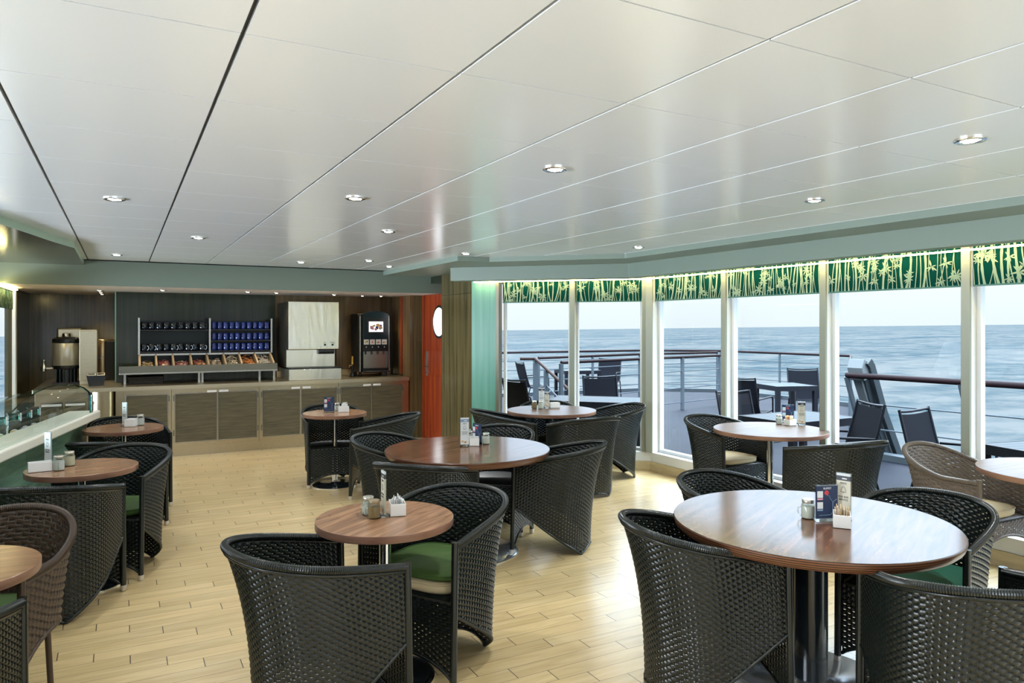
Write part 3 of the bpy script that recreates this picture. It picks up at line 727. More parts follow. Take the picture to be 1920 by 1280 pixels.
def caddy(x, y, rot, mats, label, w=.11, d=.072, h=.058, seed=1, n=14):
    t = thing('sachet_holder', label, 'holder', (x, y, TZ), rot, 'white sachet holders on the tables')
    mb = MB(); e = .004
    mb.box(-w/2, w/2, -d/2, d/2, .002, .007, 'white_china')
    for a in (-1, 1):
        mb.box(min(a*w/2, a*(w/2-e)), max(a*w/2, a*(w/2-e)), -d/2, d/2, .007, h, 'white_china'); mb.box(-w/2+e, w/2-e, min(a*d/2, a*(d/2-e)), max(a*d/2, a*(d/2-e)), .007, h, 'white_china')
    mb.build('china_box', t, bevel=.0015)
    if mats:
        rd = random.Random(seed); mb = MB()
        for i in range(n):
            a = rd.uniform(-.35, .35); tilt = rd.uniform(-.35, .35); y0 = -d/2+.012+(d-.024)*i/(n-1); x0 = rd.uniform(-.2, .2)*w*.7; ww = .045; hh = rd.uniform(.052, .070)
            def T(px, py, pz, a=a, tilt=tilt, x0=x0, y0=y0):
                X = px*math.cos(tilt)-pz*math.sin(tilt); Z = px*math.sin(tilt)+pz*math.cos(tilt)
                return (max(-w/2+.008, min(w/2-.008, x0+X)) if Z < h-.012 else x0+X, max(-d/2+.006, min(d/2-.006, y0+py+Z*a*.25)) if Z < h-.012 else y0+py+Z*a*.25, max(.009, .012+Z+.010))
            mb.box(-ww/2, ww/2, -.0012, .0012, 0, hh, mats[i % len(mats)], T)
        tag(mb.build('sachets', t), 'paper sachets', kind='stuff')
    return t
def tall_sign(x, y, rot, label, h=.215, w=.070, body='sign_cream', head='sign_dark', rich=True):
    t = thing('bar_service_sign', label, 'sign', (x, y, TZ), rot, 'tall bar service signs on the tables')
    mb = MB(); mb.lathe([(.032, 0), (.034, .002), (.033, .006), (.030, .0075)], 'acrylic', n=28)
    mb.build('sign_base', t, smooth=40)
    mb = MB(); mb.box(-w/2, w/2, -.003, .003, .0078, h, 'acrylic'); mb.build('acrylic_plate', t, bevel=.001)
    mb = MB(); e = .004
    z = lambda q: .0078+(h-.0078)*q
    mb.box(-w/2+e, w/2-e, -.0042, .0042, z(.03), z(.83), body); mb.box(-w/2+e, w/2-e, -.0042, .0042, z(.83), z(.935), head); mb.box(-w/2+e, w/2-e, -.0042, .0042, z(.935), z(.985), 'sign_pale'); mb.build('printed_card', t)
    for sgn, ry in ((-1, 0), (1, R(180))):
        rr = (R(90), 0, ry)
        yy = sgn*.0046
        text('PRESS', .0115, 'ink', t, (0, yy, z(.755)), rr); text('FOR BAR', .0115, 'ink', t, (0, yy, z(.455)), rr); text('SERVICE', .0115, 'ink', t, (0, yy, z(.39)), rr)
        mb = MB(); q = sgn
        mb.prism([(-.003*1, .002), (.003, .002), (.003, -.004), (-.003, -.004)], 0, .0004, 'ink_white', T=lambda a, b, c: (a-.012*(-q)*-1, yy+q*c, z(.882)+b)); mb.box(-.006, .016, min(yy, yy+q*.0004), max(yy, yy+q*.0004), z(.882)-.0035, z(.882)+.0015, 'ink_white'); mb.build('header_mark', t)
        mb = MB(); c = z(.63)
        pts = [(-.013, -.010), (-.010, -.004), (-.0085, .006), (-.004, .0125), (0, .014), (.004, .0125), (.0085, .006), (.010, -.004), (.013, -.010), (-.013, -.010)]
        mb.tube([(a, yy, c+b) for a, b in pts], .0008, 'ink', n=5, up=(0, 1, 0)); mb.tube([(-.004, yy, c-.011), (0, yy, c-.015), (.004, yy, c-.011)], .0010, 'ink', n=5, up=(0, 1, 0)); mb.build('bell_icon', t)
        mb = MB()
        for k, (dx, dz, s, mt) in enumerate(((-.017, 0, .010, 'sachet_tan'), (.0, .008, .011, 'sign_pale'), (.016, 0, .010, 'sachet_cream'), (.004, -.006, .009, 'sachet_orange'))):
            mb.prism([(dx+s*math.cos(2*math.pi*i/12), dz+s*.8*math.sin(2*math.pi*i/12)) for i in range(12)], 0, .0003+.0001*k, mt, T=lambda a, b, cc: (a, yy+q*cc, z(.14)+b))
        mb.build('printed_picture', t)
    return t
def blue_sign(x, y, rot, label, h=.165, w=.112, body='navy_print'):
    t = thing('buffet_sign', label, 'sign', (x, y, TZ), rot, 'navy buffet signs on the tables')
    mb = MB(); mb.box(-w/2, w/2, -.020, .020, 0, .003, 'acrylic'); mb.box(-w/2, w/2, -.0028, .0028, .003, h, 'acrylic'); mb.build('acrylic_holder', t, bevel=.0008)
    mb = MB(); mb.box(-w/2+.004, w/2-.004, -.0038, .0038, .012, h-.005, body); mb.build('printed_card', t)
    for q, ry in ((-1, 0), (1, R(180))):
        yy = q*.0042
        text('BUFFET', .012, 'ink_white', t, (-q*.002, yy, h-.020), (R(90), 0, ry))
        mb = MB(); m_ = -q   # mirror x for the rear side
        Tt = lambda a, b, c: (a*m_, yy+q*c, b)
        mb.prism([(-.002+.011*math.cos(2*math.pi*i/16), h-.036+.011*math.sin(2*math.pi*i/16)) for i in range(16)], 0, .0004, 'print_red', T=Tt)
        for zc in (h-.058, h-.108):
            mb.prism([(-.048, zc), (-.020, zc), (-.020, zc+.030), (-.048, zc+.030)], 0, .0004, 'sign_pale', T=Tt)
            mb.prism([(-.048, zc-.010), (-.020, zc-.010), (-.020, zc-.003), (-.048, zc-.003)], 0, .0004, 'print_pink' if zc > .09 else 'print_blue', T=Tt)
        pth = [(.0, h-.046), (.012, h-.052), (.018, h-.066), (.028, h-.076), (.028, .040), (.018, .028), (-.04, .026)]
        mb.tube([Tt(a, b, .0002) for a, b in pth], .0009, 'print_blue', n=4, up=(0, 1, 0)); mb.tube([Tt(a, b, .0002) for a, b in [(.048, h-.066), (.030, h-.078), (.030, .038), (.048, .024)]], .0009, 'print_blue', n=4, up=(0, 1, 0))
        mb.build('printed_graphics', t)
    return t
SD = ('sachet_tan', 'sachet_cream', 'sachet_orange', 'sachet_cream')
SW = ('paper_white', 'paper_white', 'sign_pale')
# small front table
jar(1.026, 3.318, 'sugar', 'jar of white sugar at the back on the small front table', rot=200)
jar(1.030, 3.240, 'brown_sugar', 'jar of brown sugar on the small front table', 'jar_lid_brown', rot=150)
tall_sign(1.078, 3.248, -94, 'upright bar service sign seen nearly edge-on on the small front table')
caddy(1.150, 3.262, 76, SW, 'white box with white paper sachets on the small front table', seed=2, n=8)
# large right foreground table
jar(2.800, 2.275, 'sugar', 'jar of sugar on the large front table', rot=130, s=1.05)
blue_sign(2.838, 2.205, -20, 'navy buffet sign on the large front table')
tall_sign(2.925, 2.180, -75, 'tall cream PRESS FOR BAR SERVICE sign on the large front table')
caddy(2.828, 2.118, 38, SD, 'white box full of tan and orange sachets on the large front table', seed=3, n=14)
# central table
tall_sign(2.238, 4.860, -14, 'tall pale bar service sign on the large central table', body='sign_pale', head='print_blue')
caddy(2.326, 4.880, 66, None, 'plain white box on the large central table')
blue_sign(2.385, 4.950, -78, 'navy buffet sign turned sideways on the large central table', h=.15, w=.105)
jar(2.425, 4.880, 'sugar', 'jar of sugar at the right of the group on the large central table', rot=20)
jar(2.36, 5.04, 'sugar', 'jar of sugar half hidden behind the signs on the large central table', rot=60)
# table by the buffet
blue_sign(1.884, 7.444, -14, 'navy buffet sign facing the camera on the small table nearest the buffet', h=.165)
caddy(2.030, 7.420, -14, SW, 'white box with sachets on the small table nearest the buffet', seed=4, n=8)
jar(1.995, 7.545, 'sugar', 'jar of sugar behind the white box, left, on the table nearest the buffet', rot=90)
jar(2.085, 7.565, 'sugar', 'jar of sugar behind the white box, right, on the table nearest the buffet', rot=90)
# table by the corner windows
jar(3.986, 6.687, 'sugar', 'jar of sugar in front on the table by the corner windows', rot=180)
jar(3.930, 6.730, 'brown_sugar', 'darker jar at the left on the table by the corner windows', rot=180)
tall_sign(4.080, 6.83, -20, 'tall bar service sign at the back of the table by the corner windows', body='sign_pale')
tall_sign(4.073, 6.70, -65, 'shorter dark-headed sign turned sideways on the table by the corner windows', h=.18, w=.062)
caddy(4.165, 6.700, -14, None, 'plain white box on the table by the corner windows')
# table by the second window right of the corner
jar(5.268, 4.593, 'sugar', 'jar of sugar on the window table before the davit', rot=180)
caddy(5.295, 4.495, 0, SD, 'front white box with sachets on the window table before the davit', seed=6, n=9, w=.09, d=.07, h=.055)
blue_sign(5.461, 4.660, -50, 'navy buffet sign behind the boxes on the window table before the davit')
tall_sign(5.393, 4.450, -52, 'tall cream bar service sign on the window table before the davit')
# left tables
caddy(-.445, 5.270, 8, None, 'long plain white box on the middle small table on the left', w=.125)
tall_sign(-.412, 5.395, -55, 'tall white sign edge-on on the middle small table on the left', body='sign_pale', head='sign_pale', h=.225)
jar(-.345, 5.245, 'paper_white', 'jar of white sugar on the middle small table on the left', s=1.1, rot=-90)
jar(-.296, 5.385, 'sachet_cream', 'jar of pale brown sugar on the middle small table on the left', s=1.1, rot=90)
tall_sign(.020, 7.285, -58, 'tall white sign edge-on on the far small table on the left', body='sign_pale', head='sign_pale')
caddy(.072, 7.260, 70, None, 'plain white box on the far small table on the left', w=.10, d=.085, h=.068)
jar(.145, 7.30, 'paper_white', 'jar of white sugar on the far small table on the left', s=1.15, rot=90)
# ================================================================== PARTITION AND GLASS CASE
A = Vector((-.174, 7.61)); u = Vector((-.2086, -.978)); nn = Vector((-.978, .2086))
TP = lambda s, d, z: (A.x+u.x*s+nn.x*d, A.y+u.y*s+nn.y*d, z)
mb = MB(); mb.box(0, 5.2, 0, .26, .80, .872, 'ledge_cream', TP)
o = mb.build('partition_ledge', bevel=.012); tag(o, 'cream ledge on top of the green partition at the left', 'ledge')
mb = MB(); edges = [.06, .62, 1.55, 2.48, 3.4, 4.3, 5.2]
for a, b in zip(edges, edges[1:]): mb.box(a+.003, b-.003, .10, .14, .02, .80, 'partition_green', TP)
mb.box(.06, 5.2, .135, .20, 0, .80, 'dark_plastic', TP); mb.box(.055, .065, .10, .22, .0, .80, 'steel', TP)
o = mb.build('partition_wall'); tag(o, 'low green panelled partition behind the small tables on the left', 'partition')
prof = [(.03, .872), (.03, 1.02), (.045, 1.06), (.09, 1.10), (.16, 1.125), (.26, 1.13), (.36, 1.115), (.46, 1.07), (.55, 1.00), (.62, .93), (.68, .86), (.70, .80)]
g = thing('glass_display_case', 'curved glass guard with green edge on the partition ledge at the left', 'display case', (0, 0, 0))
def sheet(s0, s1, mt, th=.006):
    mb = MB(); vs = []
    for s in (s0, s1):
        for i, (d, z) in enumerate(prof):
            a = prof[max(i-1, 0)]; b = prof[min(i+1, len(prof)-1)]; dx, dz = b[0]-a[0], b[1]-a[1]; l = math.hypot(dx, dz)
            vs.append(TP(s, d, z)); vs.append(TP(s, d+dz/l*th, z-dx/l*th))
    n = len(prof)*2
    fs = []
    for i in range(len(prof)-1):
        k = 2*i
        fs += [(k, k+2, n+k+2, n+k), (k+1, n+k+1, n+k+3, k+3), (k, k+1, k+3, k+2), (n+k, n+k+2, n+k+3, n+k+1)]
    fs += [(0, n, n+1, 1), (n-2, n-1, 2*n-1, 2*n-2)]
    mb.add(vs, fs, mt); return mb
sheet(.20, 4.6, 'case_glass').build('glass_guard', g, smooth=60)
sheet(.18, .20, 'case_glass_edge', .010).build('polished_edge', g, smooth=60)
mb = MB(); mb.cyl(TP(.19, .025, .872), TP(.19, .025, 1.03), .008, 'chrome'); mb.build('post', g, smooth=60)
mb = MB(); mb.box(.12, 5.2, .26, 1.1, .70, .755, 'ledge_cream', TP); mb.box(.14, 5.2, .27, 1.08, 0, .70, 'steel', TP)
o = mb.build('buffet_counter'); tag(o, 'pale buffet counter behind the partition under the curved glass', 'counter')
for i, (s, d) in enumerate(((.55, .37), (.73, .375), (.93, .385), (1.17, .40))):
    p = TP(s, d, 0); nm = ['farthest', 'second farthest', 'second nearest', 'nearest'][i]
    t = thing('sauce_dispenser', 'dark square sauce dispenser with white clip, %s of four under the curved glass' % nm, 'dispenser', (p[0], p[1], .756), 12, 'sauce dispensers under the curved glass')
    mb = MB(); mb.prism([(-.04, -.05), (.04, -.05), (.04, .05), (-.04, .05)], .0, .20, 'bottle_glass'); mb.box(-.036, .036, -.045, .045, .004, .15, 'black_plastic'); mb.build('glass_bottle', t, bevel=.004)
    mb = MB(); mb.box(-.043, .043, -.055, .055, .20, .212, 'case_glass_edge'); mb.box(.036, .046, -.056, -.050, .15, .212, 'paper_white'); mb.build('cap', t)
    mb = MB(); mb.prism([(.03*math.cos(2*math.pi*k/20), .035*math.sin(2*math.pi*k/20)) for k in range(20)], 0, .001, 'paper_white', T=lambda a, b, c: (a, -.0515-c, .055+b))
    mb.prism([(-.03, .01), (.03, .01), (.028, .022), (-.028, .022)], .001, .0015, ['print_red', 'print_blue', 'print_yellow', 'print_green'][i], T=lambda a, b, c: (a, -.0515-c, .055+b)); mb.build('round_label', t)
for i, (s, d) in enumerate(((1.75, .62), (2.0, .60))):
    p = TP(s, d, 0)
    t = thing('sauce_pump', 'chrome pump with flat white head, %s of two at the left edge' % ('farther' if i == 0 else 'nearer'), 'pump', (p[0], p[1], .756), 0, 'pumps at the left edge')
    mb = MB(); mb.lathe([(.06, 0), (.065, .01), (.065, .19), (.06, .2), (.02, .205)], 'steel_smooth', n=24); mb.build('container', t, smooth=40)
    mb = MB(); mb.cyl((0, 0, .2), (0, 0, .37), .009, 'chrome'); mb.build('pump_rod', t, smooth=60)
    mb = MB(); mb.lathe([(.03, .365), (.036, .37), (.034, .385), (.01, .39)], 'outlet_white', n=20); mb.tube([(0, 0, .365), (.05, -.03, .36), (.06, -.035, .34)], .008, 'chrome'); mb.build('pump_head', t, smooth=40)
# ================================================================== BUFFET COUNTER
def cabinet(x0, x1, doors, label, handles=True):
    c = thing('base_cabinet', label, 'cabinet', (x0, 10.0, 0), 0, 'base cabinets of the buffet'); w = x1-x0
    z0, z1 = .168, .795
    mb = MB(); mb.box(0, w, .024, .60, .12, .852, 'steel')
    st = [0]+sorted(sum([[a-x0, b-x0] for a, b in doors], []))+[w]
    mb.box(0, w, 0, .024, z1, .852, 'steel'); mb.box(0, w, 0, .024, .12, z0, 'steel')
    for a, b in zip(st[::2], st[1::2]): mb.box(a, b, 0, .024, z0, z1, 'steel')
    mb.build('cabinet_body', c, bevel=.0015)
    for i, (a, b) in enumerate(doors):
        a -= x0; b -= x0
        mb = MB(); mb.box(a+.012, b-.012, -.006, .012, z0+.012, z1-.012, 'cabinet_wood'); 
        for q in ((a, a+.010, z0, z1), (b-.010, b, z0, z1), (a+.010, b-.010, z0, z0+.010), (a+.010, b-.010, z1-.010, z1)): mb.box(q[0], q[1], -.010, .020, q[2], q[3], 'steel_smooth')
        dd = mb.build('door', c, bevel=.001)
        right = len(doors) == 1 or i == 1
        hx = (a+.012 if i == 1 else b-.125) if len(doors) == 2 else None
        if hx is not None:
            mb = MB(); mb.box(hx, hx+.112, -.040, -.030, z1+.000, z1+.028, 'outlet_white'); mb.box(hx+.01, hx+.102, -.030, -.008, z1+.016, z1+.026, 'steel'); mb.build('handle', dd, bevel=.002)
        xx = (a-.014) if (i == 0 and len(doors) == 2) else (b+.002)
        for zc in (.26, .70):
            mb = MB(); mb.box(xx, xx+.012, -.012, .0, zc, zc+.075, 'jamb_grey'); mb.build('hinge', dd)
    return c
cabinet(.016, .545, [(.039, .512)], 'narrow single-door cabinet at the left end of the buffet front', False)
cabinet(.548, 1.600, [(.579, 1.083), (1.089, 1.578)], 'two-door cabinet under the mug shelves')
cabinet(1.603, 2.662, [(1.639, 2.138), (2.146, 2.640)], 'two-door cabinet under the ice machine, behind the small round table')
cabinet(2.665, 3.70, [(2.690, 3.132), (3.140, 3.600)], 'two-door cabinet under the juice dispenser at the right end')
mb = MB(); mb.box(.0, 3.70, .01+10.0, 10.6, 0, .118, 'steel'); o = mb.build('cabinet_plinth'); tag(o, 'continuous metal plinth below the buffet cabinets', 'plinth')
mb = MB(); mb.box(-.07, .013, 10.0, 10.6, 0, .852, 'steel'); mb.cyl((-.21, 10.14, .0), (-.21, 10.14, .852), .14, 'steel', n=48); o = mb.build('corner_panel', smooth=40); tag(o, 'rounded metal corner panel between the two runs of the buffet counter', 'panel')
mb = MB()
mb.box(-.90, -.36, 10.05, 12.0, .12, .852, 'steel')
for a in (-.83, -.60): mb.box(a, a+.20, 10.03, 10.05, .30, .72, 'cabinet_wood')
o = thing('side_counter_cabinet', 'metal cabinet with small doors seen through the curved glass', 'cabinet', (0, 0, 0))
mb.build('cabinet_body', o, bevel=.002)
for a in (-.84, -.60):
    mb = MB(); mb.box(a, a+.22, 10.02, 10.05, .28, .74, 'cabinet_wood'); dd = mb.build('door', o, bevel=.002)
    mb = MB(); mb.box(a+.01, a+.21, 9.985, 10.0, .70, .725, 'outlet_white'); mb.box(a+.03, a+.19, 10.0, 10.02, .705, .72, 'steel'); mb.build('handle', dd)
# worktop, L shaped with a rounded lip
mb = MB(); mb.prism([(-.92, 9.955), (3.70, 9.955), (3.70, 10.83), (-.09, 10.83), (-.09, 12.0), (-.92, 12.0)], .853, .90, 'steel', side='steel_lip')
o = mb.build('worktop', bevel=.012); tag(o, 'long L-shaped metal worktop of the buffet', 'worktop')
mb = MB(); mb.box(1.98, 3.70, 10.815, 10.829, .901, .99, 'bronze_steel'); o = mb.build('upstand', bevel=.002); tag(o, 'low metal upstand behind the ice machine and juice dispenser', 'upstand')
WT = .9005
# ---- mug and sachet shelf unit
su = thing('shelf_unit', 'metal shelf unit with mugs above and sloping compartments below', 'shelf unit', (0, 0, 0))
mb = MB(); mb.box(-.036, 1.89, 10.30, 10.315, 1.045, 1.135, 'steel_dark'); mb.box(-.036, 1.89, 10.315, 10.82, 1.040, 1.055, 'steel_smooth'); mb.box(-.036, 1.89, 10.285, 10.315, 1.030, 1.050, 'steel_smooth'); mb.build('tray_front', su, bevel=.002)
for x in (.016, .885, .925, 1.652, 1.845):
    mb = MB(); mb.box(x, x+.026, 10.36, 10.386, WT, 1.039, 'steel_smooth'); mb.build('leg', su)
dv = [.19, .382, .584, .80, 1.007, 1.219, 1.422, 1.629, 1.84]
for i, x in enumerate(dv):
    if x in (0,): continue
    mb = MB(); mb.prism([(10.315, 1.06), (10.33, 1.15), (10.63, 1.275), (10.80, 1.275), (10.80, 1.06)], 0, .020, 'divider_tan', T=lambda a, b, c, x=x: (x+c, a, b)); mb.build('divider', su)
mb = MB(); mb.box(.19, 1.855, 10.63, 10.65, 1.255, 1.280, 'steel_smooth'); mb.box(.20, 1.85, 10.79, 10.80, 1.055, 1.72, 'shelf_back'); mb.build('back_panel', su)
for x in (.182, 1.043, 1.905-.05):
    mb = MB(); mb.box(x, x+.022, 10.60, 10.62, 1.27, 1.755, 'steel_smooth'); mb.box(x, x+.012, 10.62, 10.79, 1.27, 1.755, 'shelf_dark'); mb.build('upright', su)
for x0, x1, zs in ((.205, 1.040, (1.585, 1.295)), (1.068, 1.852, (1.590, 1.438, 1.298))):
    for z in zs: mb = MB(); mb.box(x0, x1, 10.585, 10.79, z, z+.012, 'shelf_dark'); mb.build('shelf', su)
# mugs
def mug(mt, h, r):
    t = thing('mug', 'x', 'mug', (0, 0, 0))
    mb = MB(); mb.lathe([(.001, .002), (r*.86, .0), (r*.95, .006), (r, h*.3), (r*1.0, h-.002), (r*.97, h), (r*.93, h-.003), (r*.90, .012), (.001, .010)], mt, n=20, cap=False); mb.build('cup', t, smooth=50)
    mb = MB(); mb.tube([(0, -r*.95, h*.80), (0, -r*1.45, h*.74), (0, -r*1.62, h*.5), (0, -r*1.40, h*.27), (0, -r*.95, h*.2)], .0055, mt, n=6, up=(1, 0, 0)); mb.build('handle', t, smooth=60)
    return t
G_ = 'dark mugs on the left half of the shelf unit'; proto = None; ordn = ['leftmost', 'second', 'third', 'fourth', 'fifth', 'sixth', 'seventh', 'eighth', 'ninth', 'tenth']
for row, z in (('upper', 1.5975), ('lower', 1.3075)):
    for i in range(9):
        x = .255+i*.0885
        l = '%s of the nine dark navy mugs from the left on the %s shelf' % (ordn[i], row)
        if proto is None: proto = mug('mug_dark', .098, .040); o = proto
        else: o = copy_tree(proto)
        o.location = (x, 10.655+(.012 if i % 2 else 0), z); o.rotation_euler = (0, 0, R(random.choice((60, 80, 100, 200)))); o['label'] = l; o['group'] = G_
G_ = 'blue mugs on the right half of the shelf unit'; proto = None
for row, z in (('top', 1.6025), ('middle', 1.4505), ('bottom', 1.3105)):
    for i in range(10):
        x = 1.110+i*.0775
        l = '%s of the ten cobalt blue mugs from the left on the %s shelf' % (ordn[i], row)
        if proto is None: proto = mug('mug_blue', .100, .0365); o = proto
        else: o = copy_tree(proto)
        o.location = (x, 10.650+(.010 if i % 2 else 0), z); o.rotation_euler = (0, 0, R(180+random.uniform(-15, 15))); o['label'] = l; o['group'] = G_
# heaps in the compartments
rd = random.Random(11)
heaps = [(0, ('sachet_green', 'sachet_cream', 'sachet_tan'), 'green and cream sachets', .03), (1, ('print_pink', 'sachet_red', 'sachet_cream'), 'pink sachets', .04), (2, ('sachet_red', 'sachet_cream', 'print_pink'), 'red and cream sachets', .035),
    (3, ('sachet_red', 'print_pink', 'sachet_tan'), 'red sachets', .045), (4, ('paper_white', 'sachet_tan', 'paper_white'), 'white sachets', .05), (5, ('sachet_cream', 'paper_white', 'sachet_cream'), 'cream sugar sticks', .12), (6, ('sachet_orange', 'sachet_tan', 'sachet_orange'), 'orange sachets', .10), (7, ('paper_white', 'sachet_cream', 'paper_white'), 'pale sugar sticks', .12)]
for k, ms, what, hh in heaps:
    mb = MB(); x0, x1 = dv[k]+.02, dv[k+1]-.008
    for i in range(110):
        y = rd.uniform(10.345, 10.70); z = 1.07+rd.uniform(.01, .05)+(hh+.05)*(y-10.32)/.4*rd.uniform(.6, 1)
        x = rd.uniform(x0+.03, x1-.03); a = rd.uniform(0, 3.14); b_ = rd.uniform(-.4, .4); l, w = (.055, .007) if 'stick' in what else (.036, .026)
        l = min(l, .05)
        def T(px, py, pz): 
            X = px*math.cos(a)-py*math.sin(a); Y = px*math.sin(a)+py*math.cos(a); return (min(max(x+X, x0), x1), max(10.32, y+Y), z+pz+px*b_)
        mb.box(-l/2, l/2, -w/2, w/2, -.002, .002, ms[i % 3], T)
    o = mb.build('sachet_heap'); tag(o, 'heap of %s in compartment %s of the shelf unit' % (what, ['at the far left', 'second from left', 'third from left', 'fourth from left', 'right of the middle', 'third from right', 'second from right', 'at the far right'][k]), 'sachets', 'sachets in the compartments', 'stuff')
# trays
for i in range(4):
    mb = MB(); z = WT+i*.0235; a = [0, 1.5, -1, .5][i]
    mb.prism([(-.20, -.15), (.20, -.15), (.225, .15), (-.225, .15)], 0, .006, 'tray_black'); 
    mb.tube([(-.20, -.15, .014), (.20, -.15, .014), (.225, .15, .014), (-.225, .15, .014)], .010, 'tray_black', n=6, closed=True)
    o = mb.build('serving_tray', loc=(.27, 10.56, z), rot=a, bevel=.002); tag(o, 'black serving tray, %s in the stack under the shelf unit' % ['bottom one', 'second from bottom', 'third from bottom', 'topmost'][i], 'tray', 'stacked black trays')
# ---- ice machine
im = thing('ice_machine', 'large stainless ice and water dispenser on the buffet worktop', 'ice machine', (0, 0, 0))
mb = MB(); mb.box(2.0, 2.695, 10.10, 10.13, 1.325, 1.985, 'steel_bright'); mb.build('front_cover', im, bevel=.006)
mb = MB(); mb.box(1.985, 2.70, 10.13, 10.79, 1.32, 1.975, 'dark_plastic'); mb.box(1.985, 2.70, 10.24, 10.79, WT+.17, 1.32, 'dark_plastic'); mb.build('housing', im, bevel=.003)
mb = MB(); mb.box(1.995, 2.665, 10.205, 10.24, 1.075, 1.318, 'steel_bright'); mb.build('splash_panel', im, bevel=.003)
mb = MB(); mb.box(2.0, 2.72, 10.06, 10.79, WT, 1.055, 'steel_bright'); mb.build('drip_base', im, bevel=.004)
mb = MB(); mb.box(1.998, 2.722, 10.055, 10.20, 1.056, 1.072, 'black_plastic'); mb.build('drip_grille', im)
mb = MB(); mb.prism([(10.13, 1.32), (10.13, 1.285), (10.15, 1.255), (10.204, 1.255), (10.204, 1.32)], 2.42, 2.64, 'black_plastic', T=lambda a, b, c: (c, a, b)); mb.build('ice_chute', im, bevel=.003)
for x, s in ((2.50, 'Ice'), (2.605, 'Water')):
    mb = MB(); mb.cyl((x, 10.092, 1.385), (x, 10.10, 1.385), .014, 'black_plastic'); mb.build('button', im, smooth=40)
    text(s, .026, 'ink', im, (x, 10.0985, 1.41), (R(90), 0, 0))
# ---- juice dispenser
jm = thing('juice_dispenser', 'black juice dispenser with lit fruit screen at the right of the buffet', 'juice dispenser', (0, 0, 0))
x0, x1 = 3.07, 3.565
mb = MB(); mb.box(x0, x1, 10.46, 10.79, .965, 1.83, 'dark_plastic'); mb.build('housing', jm, bevel=.006)
mb = MB(); mb.prism([(x0+.06, 1.36), (x1-.03, 1.36), (x1-.03, 1.825), (x1-.10, 1.855), ((x0+x1)/2, 1.87), (x0+.13, 1.855), (x0+.06, 1.825)], 10.41, 10.46, 'navy_gloss', T=lambda a, b, c: (a, c, b)); mb.build('front_panel', jm, bevel=.006)
for x in (x0+.035, x1-.018):
    mb = MB(); mb.box(x-.020, x+.004, 10.415, 10.46, .97, 1.80, 'steel_smooth'); mb.build('chrome_strip', jm, bevel=.006)
mb = MB(); mb.box(x0+.12, x1-.07, 10.402, 10.41, 1.53, 1.76, 'black_plastic'); mb.build('screen_bezel', jm, bevel=.003)
mb = MB(); mb.box(3.225, 3.445, 10.399, 10.402, 1.56, 1.715, 'screen_glow')
rd = random.Random(4)
for i in range(26):
    cx = 3.335+rd.uniform(-.085, .085); cz = 1.632+rd.uniform(-.04, .045)*(1-abs(cx-3.335)*5); r_ = rd.uniform(.010, .022)
    mb.prism([(cx+r_*math.cos(k*.524), cz+r_*math.sin(k*.524)) for k in range(12)], 0, .0003+.00008*i, ['print_pink', 'print_yellow', 'print_green', 'print_red', 'print_pink', 'mug_blue'][i % 6], T=lambda a, b, c: (a, 10.399-c, b))
tag(mb.build('screen', jm), 'lit screen with a picture of fruit')
for i in range(4):
    a = 3.150+i*.0925
    mb = MB(); mb.box(a, a+.076, 10.405, 10.41, 1.372, 1.448, 'paper_white')
    for k in range(4):
        cx, cz = a+.038+rd.uniform(-.013, .013), 1.41+rd.uniform(-.012, .012)
        mb.prism([(cx+.012*math.cos(q*.785), cz+.010*math.sin(q*.785)) for q in range(8)], 0, .0005+.0002*k, [['print_yellow', 'print_green', 'ink'], ['print_pink', 'sachet_cream', 'sachet_orange'], ['sachet_orange', 'ink', 'sachet_red'], ['sachet_tan', 'ink', 'print_red']][i][k % 3], T=lambda p, q, c: (p, 10.405-c, q))
    mb.build('flavour_button', jm)
    mb = MB(); mb.cyl((a+.038, 10.403, 1.335), (a+.038, 10.41, 1.335), .007, 'outlet_white', n=12); mb.build('indicator', jm)
    mb = MB(); mb.cyl((a+.038, 10.43, 1.27), (a+.038, 10.42, 1.225), .009, 'black_plastic', n=10); mb.build('nozzle', jm, smooth=50)
mb = MB(); mb.box(x0+.06, x1-.03, 10.41, 10.46, 1.27, 1.36, 'black_plastic'); mb.box(x0+.06, x1-.03, 10.41, 10.46, .96, 1.02, 'black_plastic'); mb.box(x0+.06, x0+.075, 10.41, 10.46, 1.02, 1.27, 'black_plastic'); mb.box(x1-.045, x1-.03, 10.41, 10.46, 1.02, 1.27, 'black_plastic'); mb.build('lower_frame', jm, bevel=.003)
mb = MB(); mb.box(x0+.075, x1-.045, 10.452, 10.459, 1.02, 1.27, 'steel_smooth'); mb.build('dispensing_bay', jm)
mb = MB(); mb.box(x0+.06, x1-.03, 10.33, 10.41, .955, .975, 'black_plastic'); mb.box(x0+.08, x1-.05, 10.34, 10.40, .975, .98, 'steel_smooth'); mb.build('drip_tray', jm)
for xx in (x0+.05, x1-.05):
    for yy in (10.50, 10.74): mb = MB(); mb.cyl((xx, yy, WT), (xx, yy, .965), .022, 'black_plastic', n=14); mb.build('foot', jm, smooth=40)
tb = thing('drink_tap', 'small dark tap with a yellow handle left of the juice dispenser', 'tap', (2.99, 10.45, WT))
mb = MB(); mb.lathe([(.04, 0), (.042, .01), (.03, .05), (.015, .06), (.012, .18)], 'black_plastic', n=18); mb.tube([(0, 0, .16), (-.05, -.03, .17), (-.06, -.035, .14)], .009, 'bronze_steel'); mb.build('tap_body', tb, smooth=50)
mb = MB(); mb.cyl((0, 0, .18), (0, 0, .30), .013, 'print_yellow'); mb.build('tap_handle', tb, smooth=50)
